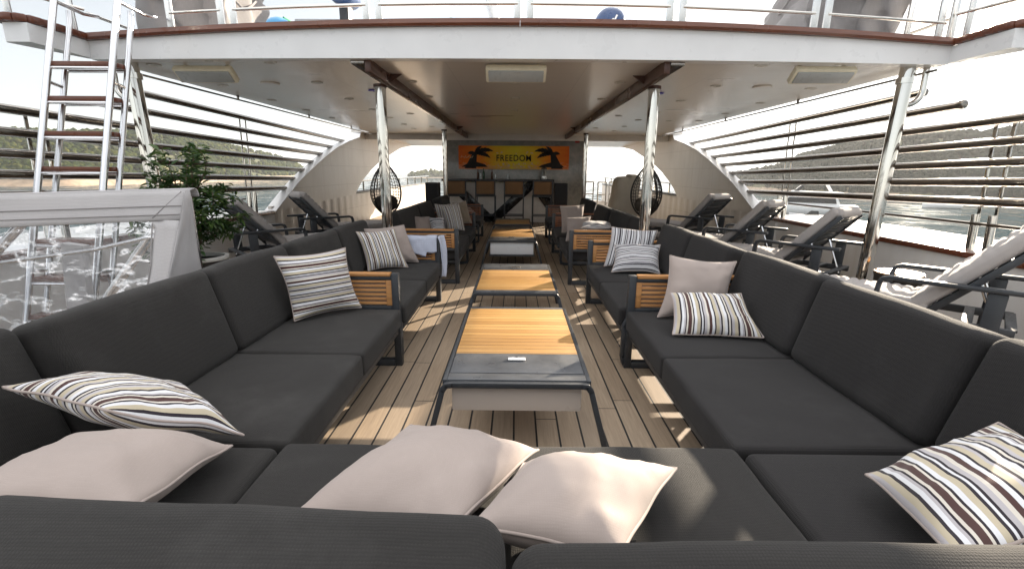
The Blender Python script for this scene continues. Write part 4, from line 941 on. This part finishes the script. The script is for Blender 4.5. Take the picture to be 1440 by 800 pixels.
# ------------------------------------------------------------------ potted plant
t = thing('potted_plant', 'leafy green plant in a dark round planter behind the canvas hood', 'plant', (-2.72, 3.98, 0))
b = MB(); b.lathe([(.15, 0), (.16, .02), (.185, .56), (.19, .60), (.17, .60), (.16, .56), (0, .555)], (-2.70, 3.98, 0.002), 26); pot = obj('planter', b, 'basket_dark', t)
b = MB(); b.lathe([(.195, 0), (.20, .012), (.195, .03), (.165, .03), (.165, 0)], (-2.70, 3.98, .59), 26); obj('rim', b, 'planter', pot)
rnd = random.Random(11); b = MB(); lv = MB(); tips = []
PC = V((-2.74, 3.98, .60))
for k in range(44):
    a = rnd.uniform(0, 6.28); z0 = rnd.uniform(.05, .50); p = [PC + V((rnd.gauss(0, .02), rnd.gauss(0, .02), z0))]
    el = rnd.uniform(-.1, 1.5); ln = rnd.uniform(.30, .50) + .22 * max(0, math.sin(el)); d = V((math.cos(a) * math.cos(el), math.sin(a) * math.cos(el) * .8, math.sin(el)))
    for s_ in range(7):
        d = (d + V((rnd.uniform(-.2, .2), rnd.uniform(-.2, .2), rnd.uniform(-.10, .10) - .028 * s_))).normalized(); q_ = p[-1] + d * ln / 7
        q_.x = max(-3.04, min(-2.50, q_.x)); q_.y = max(3.62, min(4.35, q_.y)); q_.z = min(1.52, max(.62, q_.z)); p.append(q_)
    b.tube(p, [.007 - .0007 * i for i in range(8)], 6)
    tips += [(p[i].lerp(p[i + 1], rnd.random()), (p[i + 1] - p[i]).normalized()) for i in range(1, 7) for _ in range(11)]
b.tube([PC, PC + V((.01, 0, .25)), PC + V((-.01, .02, .5))], [.016, .013, .009], 8)
for (p, d) in tips:
    a = rnd.uniform(0, 6.28); e = V((math.cos(a), math.sin(a), rnd.uniform(-.9, .45))).normalized(); e = (e + d * .6).normalized(); L = rnd.uniform(.055, .095); w = L * rnd.uniform(.28, .40)
    sd_ = e.cross(V((rnd.uniform(-.5, .5), rnd.uniform(-.5, .5), 1))).normalized(); nn = sd_.cross(e)
    p = p + V((rnd.gauss(0, .02), rnd.gauss(0, .02), rnd.gauss(0, .02)))
    lv.add([p, p + e * L * .35 + sd_ * w * .5 + nn * .006, p + e * L * .7 + sd_ * w * .36, p + e * L - nn * .014, p + e * L * .7 - sd_ * w * .36, p + e * L * .35 - sd_ * w * .5 + nn * .006, p + e * L * .5 - nn * .004],
           [(0, 1, 6), (1, 2, 6), (2, 3, 6), (3, 4, 6), (4, 5, 6), (5, 0, 6)])
obj('stem', b, 'bark', t); obj('foliage', lv, 'ficus_leaf', t, smooth=60)

# ------------------------------------------------------------------ bar at the far end
t = thing('bar_wall', 'grey marbled wall behind the bar counter', 'wall', (0, 13.5, 0))
b = MB(); b.box((-.05, 13.75, 1.10), (3.78, .9, 2.19), bev=.01); obj('panel', b, 'grey_marble', t)
t = thing('mural', 'orange sunset banner with dark palm shapes and the word FREEDOM above the bar', 'mural', (-.07, 13.28, 1.72))
MX0, MX1, MZ0, MZ1, MY = -1.58, 1.44, 1.40, 2.02, 13.285
b = MB(); vs = b.add([(MX0, MY, MZ0), (MX1, MY, MZ0), (MX1, MY, MZ1), (MX0, MY, MZ1)], []); b.b.faces.new(vs); uvl = b.b.loops.layers.uv.new('UVMap')
for f in b.b.faces:
    for lp, uv in zip(f.loops, ((0, 0), (1, 0), (1, 1), (0, 1))): lp[uvl].uv = uv
b.b.faces.ensure_lookup_table(); ex = bmesh.ops.extrude_face_region(b.b, geom=b.b.faces[:]); bmesh.ops.translate(b.b, vec=(0, .012, 0), verts=[g for g in ex['geom'] if isinstance(g, bmesh.types.BMVert)])
obj('print', b, 'mural_print', t, smooth=0)
def leaf_shape(bb, x, z, ang, L, w, bend):
    top, bot = [], []
    for i in range(13):
        s = i / 12; a = ang - bend * s; r = L * s
        if i == 0: cx_, cz_ = x, z
        else: cx_ += L / 12 * math.cos(a); cz_ += L / 12 * math.sin(a)
        ww = w * math.sin(math.pi * min(1, s * .9 + .08)) * (1 + .35 * (i % 2))
        top.append((cx_ - math.sin(a) * ww, MY - .004, cz_ + math.cos(a) * ww)); bot.append((cx_ + math.sin(a) * ww, MY - .004, cz_ - math.cos(a) * ww))
    top = [(min(MX1 - .02, max(MX0 + .02, p[0])), p[1], min(MZ1 - .01, max(MZ0 + .01, p[2]))) for p in top]; bot = [(min(MX1 - .02, max(MX0 + .02, p[0])), p[1], min(MZ1 - .01, max(MZ0 + .01, p[2]))) for p in bot]
    n0 = len(top); q_ = [bb.b.verts.new(p) for p in top] + [bb.b.verts.new(p) for p in bot]
    for i in range(n0 - 1): bb.b.faces.new((q_[i], q_[i + 1], q_[n0 + i + 1], q_[n0 + i]))
for cx_, s in ((-1.12, 1), (.98, -1)):
    b = MB()
    for ang, L, w, bend in ((.75, .52, .05, 1.1), (.30, .44, .045, 1.0), (1.35, .28, .04, .9), (2.6, .22, .04, -.9)):
        leaf_shape(b, cx_, 1.80, ang if s > 0 else math.pi - ang, L, w, bend if s > 0 else -bend)
    b.prism([(cx_ - .05, MY - .007, 1.86), (cx_ + .05, MY - .007, 1.86), (cx_ + .16 - .14 * s, MY - .007, MZ0 + .02), (cx_ - .16 - .14 * s, MY - .007, MZ0 + .02)], (0, .003, 0))
    b.prism([(cx_ - .38, MY - .0105, MZ0 + .06), (cx_ + .34, MY - .0105, MZ0 + .06), (cx_ + .25, MY - .0105, MZ0 + .13), (cx_, MY - .0105, MZ0 + .20), (cx_ - .28, MY - .0105, MZ0 + .12)], (0, .003, 0))
    obj('palm_silhouette', b, 'letter_dark', t, smooth=0)
def words(txt, x, y, z, size, mat, parent, name='lettering', ext=.003, sx=1.0):
    cu = bpy.data.curves.new(name, 'FONT'); cu.body = txt; cu.size = size; cu.extrude = ext; cu.offset = .003; cu.space_character = 1.12; cu.align_x = 'CENTER'; cu.align_y = 'CENTER'
    tmp = bpy.data.objects.new('tmp_text', cu); COL.objects.link(tmp)
    dg = bpy.context.evaluated_depsgraph_get(); dg.update(); me = bpy.data.meshes.new_from_object(tmp.evaluated_get(dg)); bpy.data.objects.remove(tmp)
    bb = MB(); bb.b.from_mesh(me); bpy.data.meshes.remove(me)
    bmesh.ops.transform(bb.b, matrix=Matrix.Translation((x, y, z)) @ Matrix.Rotation(R(90), 4, 'X') @ Matrix.Scale(sx, 4, (1, 0, 0)), verts=bb.b.verts)
    return obj(name, bb, mat, parent, smooth=0)
words('FREEDOM', -.07, MY - .010, 1.69, .23, 'letter_dark', t, sx=.88)
b = MB()
rnd = random.Random(5)
for k in range(26):   # small broken second line and pale splashes, too small to read
    x = rnd.uniform(-.55, .45); z = rnd.uniform(1.45, 1.57) if k < 18 else rnd.uniform(1.80, 1.86); b.box((x, MY - .008, z), (rnd.uniform(.02, .06), .004, rnd.uniform(.015, .05)), Ry(rnd.uniform(-.5, .5)), 0)
for k in range(7): b.tube([(MX0 + .06 + .05 * k, MY - .006, 1.70 + .02 * math.sin(k * 2)), (MX0 + .10 + .05 * k, MY - .006, 1.74 + .02 * math.cos(k * 3))], .007, 6)
obj('pale_marks', b, 'letter_pale', t)

t = thing('bar_counter', 'black topped bar counter with white front and crossing black bands', 'bar counter', (-.5, 12.9, 0))
b = MB(); b.box((-.48, 12.86, 1.115), (2.95, .62, .06), bev=.006); obj('counter_top', b, 'bar_black', t)
b = MB(); b.box((-.48, 12.98, .54), (2.84, .26, 1.075), bev=.004); obj('front_panel', b, 'bar_white', t)
zz = [(-1.75, 1.06), (-.66, .02), (.46, 1.06), (.92, .45)]
for (x0, z0), (x1, z1) in zip(zz, zz[1:]):
    d = V((x1 - x0, 0, z1 - z0)).normalized(); b = MB(); w = .13
    n_ = V((-d.z, 0, d.x)) * w; A, B_ = V((x0, 12.81, z0)), V((x1, 12.81, z1))
    b.bar(A, B_, .25, .035, (0, 1, 0), .004); obj('band', b, 'bar_black', t)
b = MB(); b.box((-.48, 12.83, 1.06), (2.84, .04, .035)); obj('lamp_strip', b, 'cream_plastic', t)

def make_stool():
    t = thing('bar_stool', 'x', 'bar stool', (0, 0, 0), 0, 'bar stools at the counter')
    b = MB()
    for x in (-.24, .24):
        b.bar((x, -.22, 0), (x, -.235, 1.12), .028, .028, (0, 1, 0)); b.bar((x, .2, 0), (x, .2, .74), .028, .028, (0, 1, 0)); b.bar((x, -.22, .735), (x, .2, .735), .028, .03); b.bar((x, -.22, .25), (x, .2, .25), .022, .022)
    for y, z in ((-.22, .735), (.2, .735), (.2, .25), (-.22, .25), (-.235, 1.12), (-.228, .78)): b.bar((-.24, y, z), (.24, y, z), .026, .026)
    obj('frame', b, 'dark_metal', t)
    b = MB(); b.soft((0, 0, .765), (.46, .42, .045), .018, .01); obj('seat', b, 'black_plastic', t)
    b = MB(); b.grid(8, 8, lambda u, v: V((-.225 + .45 * u, -.236 - .03 * math.sin(u * math.pi), .79 + .31 * v))); o = obj('backrest', b, 'sling_brown', t, smooth=80); md = o.modifiers.new('thickness', 'SOLIDIFY'); md.thickness = .012
    return t
ST = make_stool()
for i, (x, lb) in enumerate(((-1.50, 'brown backed bar stool at the left end of the counter'), (-.77, 'brown backed bar stool, second from the left loudspeaker'), (-.05, 'brown backed bar stool, second from the right loudspeaker'), (.67, 'brown backed bar stool beside the right loudspeaker'))):
    if i == 0: ST['label'] = lb; ST.location = (x, 12.2, 0)
    else: dup(ST, (x, 12.2, 0), None, lb)

def speaker(label, x, y):
    t = thing('loudspeaker', label, 'loudspeaker', (x, y, 0), 0, 'loudspeakers beside the bar')
    b = MB(); b.box((x, y, .77), (.33, .32, .60), bev=.02); obj('cabinet', b, 'black_plastic', t)
    b = MB(); b.box((x, y - .166, .79), (.29, .012, .50), bev=.004); obj('grille', b, 'speaker_grille', t)
    b = MB(); b.tube([(x, y, .02), (x, y, .47)], .02, 12)
    for a in (0.5, 2.6, 4.7): b.tube([(x, y, .22), (x + .3 * math.cos(a), y + .3 * math.sin(a), .015)], .013, 8)
    obj('stand', b, 'black_plastic', t)
    b = MB(); b.box((x + .1, y - .175, .53), (.012, .006, .012), bev=0); obj('power_light', b, 'red_mark', t)
speaker('black loudspeaker at the left end of the bar', -2.05, 11.8); speaker('black loudspeaker at the right end of the bar', 1.12, 12.0)

def bottle(label, x, y, h, r, mat, grp=None):
    b = MB(); b.lathe([(r * .9, 0), (r, .01), (r, h * .55), (r * .8, h * .66), (r * .36, h * .78), (r * .36, h * .97), (r * .42, h)], (x, y, 1.1462), 16); o = obj('bottle', b, mat); return tag(o, label, 'bottle', grp)
GBt = 'bottles and glasses on the bar'
bottle('green bottle on the bar above the second stool', -.86, 12.75, .27, .036, 'bottle_green', GBt); bottle('brown bottle on the bar between the middle stools', -.64, 12.80, .25, .034, 'bottle_brown', GBt); bottle('dark bottle on the bar left of the first stool gap', -1.02, 12.85, .24, .034, 'bottle_brown', GBt)
def glass(label, x, y, h, r):
    b = MB(); b.lathe([(r * .8, 0), (r, h), (r * .94, h), (r * .74, .01)], (x, y, 1.1462), 16); tag(obj('glass', b, 'clear_glass'), label, 'glass', GBt)
glass('clear glass on the bar beside the brown bottle', -.55, 12.72, .13, .035); glass('clear glass on the bar near the middle', -.22, 12.76, .12, .035); glass('clear glass on the bar between the green and dark bottles', -.94, 12.70, .13, .034)
t = thing('blender_jug', 'clear blender jug with dark base on the right of the bar', 'blender', (.74, 12.85, 1.1462), 0)
b = MB(); b.lathe([(.075, 0), (.08, .01), (.07, .08), (.055, .09)], (.74, 12.85, 1.1462), 18); obj('base', b, 'brushed_silver', t)
b = MB(); b.lathe([(.05, .09), (.075, .27), (.072, .27), (.047, .10)], (.74, 12.85, 1.1462), 18); obj('jug', b, 'clear_glass', t)
b = MB(); b.lathe([(.077, .271), (.077, .29), (.03, .31)], (.74, 12.85, 1.1462), 18); obj('lid', b, 'black_plastic', t)
b = MB(); b.box((1.62, 13.05, 2.12), (.12, .05, .05), bev=.006); tag(obj('call_box', b, 'red_mark'), 'small red box above the right end of the bar wall', 'alarm box')

# ------------------------------------------------------------------ hanging egg chairs
def egg(label, x, y, face):
    t = thing('hanging_chair', label, 'hanging chair', (x, y, .3), 0, 'wicker egg chairs hanging on ropes')
    rad = lambda s: .36 * (math.sin(math.pi * s) ** .62) * (1.10 - .30 * s)   # s 0 bottom .. 1 top
    zz_ = lambda s: .33 + 1.17 * s
    fd = V((math.cos(face), math.sin(face), 0)); sdv = V((-fd.y, fd.x, 0)); op = lambda s: 1.05 if .10 < s < .95 else 0.02   # half angle of the opening
    P = lambda s, a: V((x, y, zz_(s))) + (fd * math.cos(a) + sdv * math.sin(a)) * rad(s)
    b = MB()
    for k in range(19):
        a = 1.05 + (2 * math.pi - 2.1) * k / 18; b.tube([P(.02 + .96 * i / 20, a) for i in range(21)], .0075, 6)
    for k in range(15):
        s = .08 + .86 * k / 14; b.tube([P(s, 1.05 + (2 * math.pi - 2.1) * i / 20) + V((0, 0, .02 * (i % 2))) for i in range(21)], .0065, 6)
    obj('basket', b, 'wicker_black', t)
    b = MB(); ring = [P(.02 + .96 * i / 20, 1.05) for i in range(21)] + [P(.98 - .96 * i / 20, 2 * math.pi - 1.05) for i in range(21)]; b.tube(ring, .018, 8, closed=True); obj('rim', b, 'wicker_black', t)
    b = MB(); b.soft(V((x, y, .62)) - fd * .05, (.46, .46, .30), .12, .03); obj('cushion', b, 'cushion_brown', t)
    b = MB(); b.tube([(x, y, 1.49), (x, y, 2.296)], .010, 8); b.lathe([(.0, 0), (.022, .02), (.022, .05), (0, .07)], (x, y, 1.72), 10); b.lathe([(.0, 0), (.03, .03), (.03, .07), (0, .1)], (x, y, 2.02), 10); obj('rope', b, 'wicker_black', t)
egg('black wicker egg chair hanging behind the left steel post', -2.97, 10.9, -1.1); egg('black wicker egg chair hanging behind the right steel post', 2.97, 10.9, -2.2)

# covered chair and low gate near the right passage
def cov(p):
    w = .035 * noise.noise(p * 3.2) + .02 * math.sin(p.x * 16 + p.z * 5) * (.6 - p.z)
    k = 1 - .22 * max(0, p.z + .1); return V((p.x * k + w + .12 * max(0, p.z), p.y * k + w, p.z + .08 * (p.x > 0) * max(0, p.z)))
b = MB(); b.soft((2.72, 12.1, .62), (.66, .66, 1.22), .10, .02, None, 14, cov); tag(obj('covered_chair', b, 'cover_beige', smooth=70), 'beige fabric cover over a chair behind the right hanging chair', 'covered chair')
t = thing('tubular_gate', 'pale tubular gates in front of the right forward passage', 'gate', (2.3, 13, 0))
for k, (xa, xb, y) in enumerate(((1.92, 2.16, 13.4), (2.22, 2.44, 13.0), (2.56, 2.90, 13.2))):
    b = MB()
    for z in (.15, .45, .75, 1.08): b.tube([(xa, y, z), (xb, y, z)], .014, 8)
    for x_ in (xa, xb): b.tube([(x_, y, .005), (x_, y, 1.08)], .018, 8)
    obj('gate_leaf', b, 'steel_bright', t)

# ------------------------------------------------------------------ things on the upper deck
def tarpheap(label, x0, x1, y, ztop_, lean, seed):
    def fn(p):
        q_ = p.copy(); h = (p.z + (ztop_ - 2.5) / 2) / (ztop_ - 2.5)
        w = .07 * noise.noise(V((p.x * 2.5, p.y * 2.5, p.z * 1.2 + seed))) + .03 * math.sin((p.x * 1.5 + p.z * .9 + p.y) * 15 + 5 * noise.noise(p * 2 + V((seed, 0, 0)))) + .018 * noise.noise(p * 9)
        q_.x += lean * h + w * (1 if p.x > 0 else -1); q_.y += w; q_.z += w * .8
        return q_
    b = MB(); b.soft(((x0 + x1) / 2, y, (2.5 + ztop_) / 2), (x1 - x0, .9, ztop_ - 2.5), .14, .05, None, 34, fn)
    t = obj('tarp_bundle', b, 'tarp_grey', smooth=70); tag(t, label, 'tarpaulin', 'tarpaulin covered bundles on the upper deck')
    b = MB(); zc = 2.5 + (ztop_ - 2.5) * .45
    b.tube([((x0 + x1) / 2 + (x1 - x0) * .55 * math.cos(a * math.pi / 12) + lean * .45, y + .51 * math.sin(a * math.pi / 12), zc + .10 * math.sin(a)) for a in range(24)], .012, 6, closed=True); r_ = obj('strap', b, 'tarp_grey'); r_.parent = t
tarpheap('grey tarpaulin bundle on the upper deck above the tilted left lamp', -3.66, -2.80, 5.3, 3.55, .10, 1); tarpheap('grey tarpaulin bundle on the upper deck above the tilted right lamp', 2.55, 3.55, 5.3, 3.6, .38, 6)
t = thing('inflatable_dinghy', 'pale inflatable dinghy with blue tube ends on the upper deck', 'dinghy', (-1.9, 8, 2.5))
for s in (-1, 1):
    xs_ = -1.92 + s * 1.12; b = MB(); b.tube([(xs_, 6.55, 3.02), (xs_, 8.6, 3.04), (xs_ - s * .35, 9.5, 3.1), (-1.92, 10.0, 3.16)], .20, 20); tb = obj('tube', b, 'dinghy_grey', t)
    b = MB(); b.lathe([(.02, -.16), (.10, -.14), (.16, -.08), (.197, 0), (.204, .05)], (xs_, 6.50, 3.02), 20, (0, 1, 0)); obj('end_cone', b, 'cap_blue', tb)
    b = MB(); b.tube([(xs_ - s * .05, 6.6, 3.235), (xs_ - s * .05, 7.6, 3.255), (xs_ - s * .05, 8.6, 3.25)], .012, 6); obj('rope', b, 'line_green', t)
b = MB(); b.box((-1.92, 6.62, 3.04), (1.86, .06, .36), bev=.01); obj('transom', b, 'dinghy_grey', t)
b = MB(); b.box((-1.30, 6.85, 3.12), (.42, .4, .26), bev=.03); obj('locker', b, 'white_gloss', t)
b = MB(); b.soft((-2.55, 6.9, 3.12), (.46, .4, .22), .05, .02); obj('seat', b, 'dinghy_grey', t)
b = MB(); b.box((-1.92, 8.0, 2.66), (1.5, 2.6, .3), bev=.05); obj('cradle', b, 'white_paint', t)
b = MB(); b.soft((-2.13, 6.42, 3.50), (.30, .46, .36), .10, .02); mt_ = obj('outboard_motor', b, 'boat_blue', t)
b = MB(); b.box((-2.13, 6.44, 3.10), (.13, .2, .55), bev=.04); obj('motor_leg', b, 'dark_metal', mt_); b = MB(); b.box((-2.13, 6.185, 3.46), (.12, .012, .06), bev=.003); obj('badge', b, 'dark_metal', mt_)
t = thing('outboard_motor', 'blue outboard motor cowl above the right half of the upper deck edge', 'outboard motor', (1.15, 6.5, 2.5))
b = MB(); b.soft((1.15, 6.5, 3.10), (.36, .44, .40), .15, .02); obj('cowl', b, 'boat_blue', t); b = MB(); b.box((1.15, 6.52, 2.72), (.14, .2, .42), bev=.03); obj('leg', b, 'dark_metal', t)
b = MB(); b.bar((1.09, 6.272, 3.09), (1.16, 6.27, 3.15), .004, .018, (0, 0, 1), 0); b.bar((1.17, 6.27, 3.13), (1.20, 6.27, 3.19), .004, .02, (0, 0, 1), 0); obj('badge', b, 'white_gloss', t)
t = thing('davit', 'white davit post on the upper deck near the centre', 'davit', (-.3, 7, 2.5))
b = MB(); b.tube([(-.32, 7, 2.45), (-.30, 7, 3.3), (-.42, 7, 4.1)], [.07, .065, .06], 14); obj('mast', b, 'white_paint', t); b = MB(); b.tube([(-.30, 6.93, 3.2), (-.42, 6.92, 3.5), (-.44, 6.92, 4.1)], .02, 8); obj('hose', b, 'steel_bright', t)

# ------------------------------------------------------------------ boats on the water to the right
def hull_mesh(b, L, Wd, z0, z1, T):
    n = 24
    def fn(u, v):
        x = -L / 2 + L * u; k = min(1, ((1 - u) / .38)) ** .6 if u > .62 else 1; s = (v - .5) * 2
        sheer = z1 + .5 * max(0, u - .5) ** 2 * (z1 - z0) * 2
        w = Wd / 2 * k; ph = abs(s)
        yy = math.copysign(w * min(1, ph * 1.35) ** .6, s) if ph > 0 else 0; z = z0 + (sheer - z0) * ph ** 1.6
        return T(V((x + .06 * L * (u > .6) * ph * (u - .6), yy, z)))
    b.grid(n, 12, fn)
    b.grid(n, 1, lambda u, v: fn(u, v * 1.0))
def mk(c, hd):
    M = Matrix.Translation(V(c)) @ Matrix.Rotation(hd, 4, 'Z'); return lambda p: M @ V(p)
t = thing('motor_yacht', 'white motor yacht with dark windows moored off the right side', 'yacht', (52, 88, SEA), 0)
T = mk((52.5, 88, SEA), R(152)); Q3 = Rz(R(152))
b = MB(); hull_mesh(b, 17, 4.6, -.4, 1.9, T); obj('hull', b, 'white_gloss', t, smooth=50)
b = MB(); b.prism([T((-6, -1.9, 1.8)), T((4.5, -1.7, 1.9)), T((2.2, -1.5, 3.5)), T((-5.2, -1.7, 3.5))], T((0, 3.5, 0)) - T((0, 0, 0))); obj('saloon', b, 'white_gloss', t)
b = MB(); b.prism([T((-5.3, -1.93, 2.2)), T((3.4, -1.76, 2.3)), T((2.0, -1.62, 3.2)), T((-5.0, -1.78, 3.2))], T((0, 3.76, 0)) - T((0, 0, 0))); obj('window', b, 'dark_glass', t)
b = MB(); b.prism([T((-6.6, -2, 3.5)), T((2.6, -1.8, 3.5)), T((1.6, -1.6, 4.3)), T((-6.2, -1.9, 4.1))], T((0, 3.9, 0)) - T((0, 0, 0))); obj('flybridge', b, 'white_gloss', t)
b = MB(); b.tube([T((-4.5, -1.6, 4.0)), T((-3.4, -1.5, 5.8)), T((-2.6, 0, 6.0)), T((-3.4, 1.5, 5.8)), T((-4.5, 1.6, 4.0))], .16, 10); obj('radar_arch', b, 'white_gloss', t)
b = MB(); b.prism([T((-4.2, -1.5, 5.6)), T((1.2, -1.3, 5.5)), T((1.0, -1.3, 5.75)), T((-4.0, -1.5, 5.85))], T((0, 2.9, 0)) - T((0, 0, 0))); obj('hard_top', b, 'white_gloss', t)
b = MB(); b.prism([T((.6, -1.5, 4.3)), T((1.4, -1.4, 4.3)), T((.4, -1.3, 5.3)), T((-.1, -1.3, 5.3))], T((0, 2.9, 0)) - T((0, 0, 0))); obj('windscreen', b, 'dark_glass', t)
for k in range(7): b = MB(); b.tube([T((3 + k * .7, -1.9 + .14 * k, 2.0)), T((3 + k * .7, -1.9 + .14 * k, 2.7))], .03, 6); obj('rail_post', b, 'steel_bright', t)
def small(label, x, y, hd, sc, tent=False):
    t = thing('motorboat', label, 'motorboat', (x, y, SEA)); T = mk((x, y, SEA), hd)
    b = MB(); hull_mesh(b, 5.4 * sc, 2.0 * sc, -.2, .8 * sc, T); obj('hull', b, 'white_gloss', t, smooth=50)
    b = MB(); b.prism([T((-.6 * sc, -.7 * sc, .75 * sc)), T((1.2 * sc, -.6 * sc, .75 * sc)), T((.3 * sc, -.5 * sc, 1.35 * sc)), T((-.5 * sc, -.55 * sc, 1.35 * sc))], T((0, 1.3 * sc, 0)) - T((0, 0, 0))); obj('windscreen', b, 'dark_glass', t)
    b = MB(); b.box(T((-2.75 * sc, 0, .75 * sc)), (.4 * sc, .35 * sc, .7 * sc), Rz(hd), .08); obj('outboard_motor', b, 'dark_metal', t)
small('small white motorboat on the glittering water beyond the right rails', 96, 108, R(160), 1.25)
small('white runabout with dark windscreen floating in front of the yacht', 47, 75, R(150), 1.2)
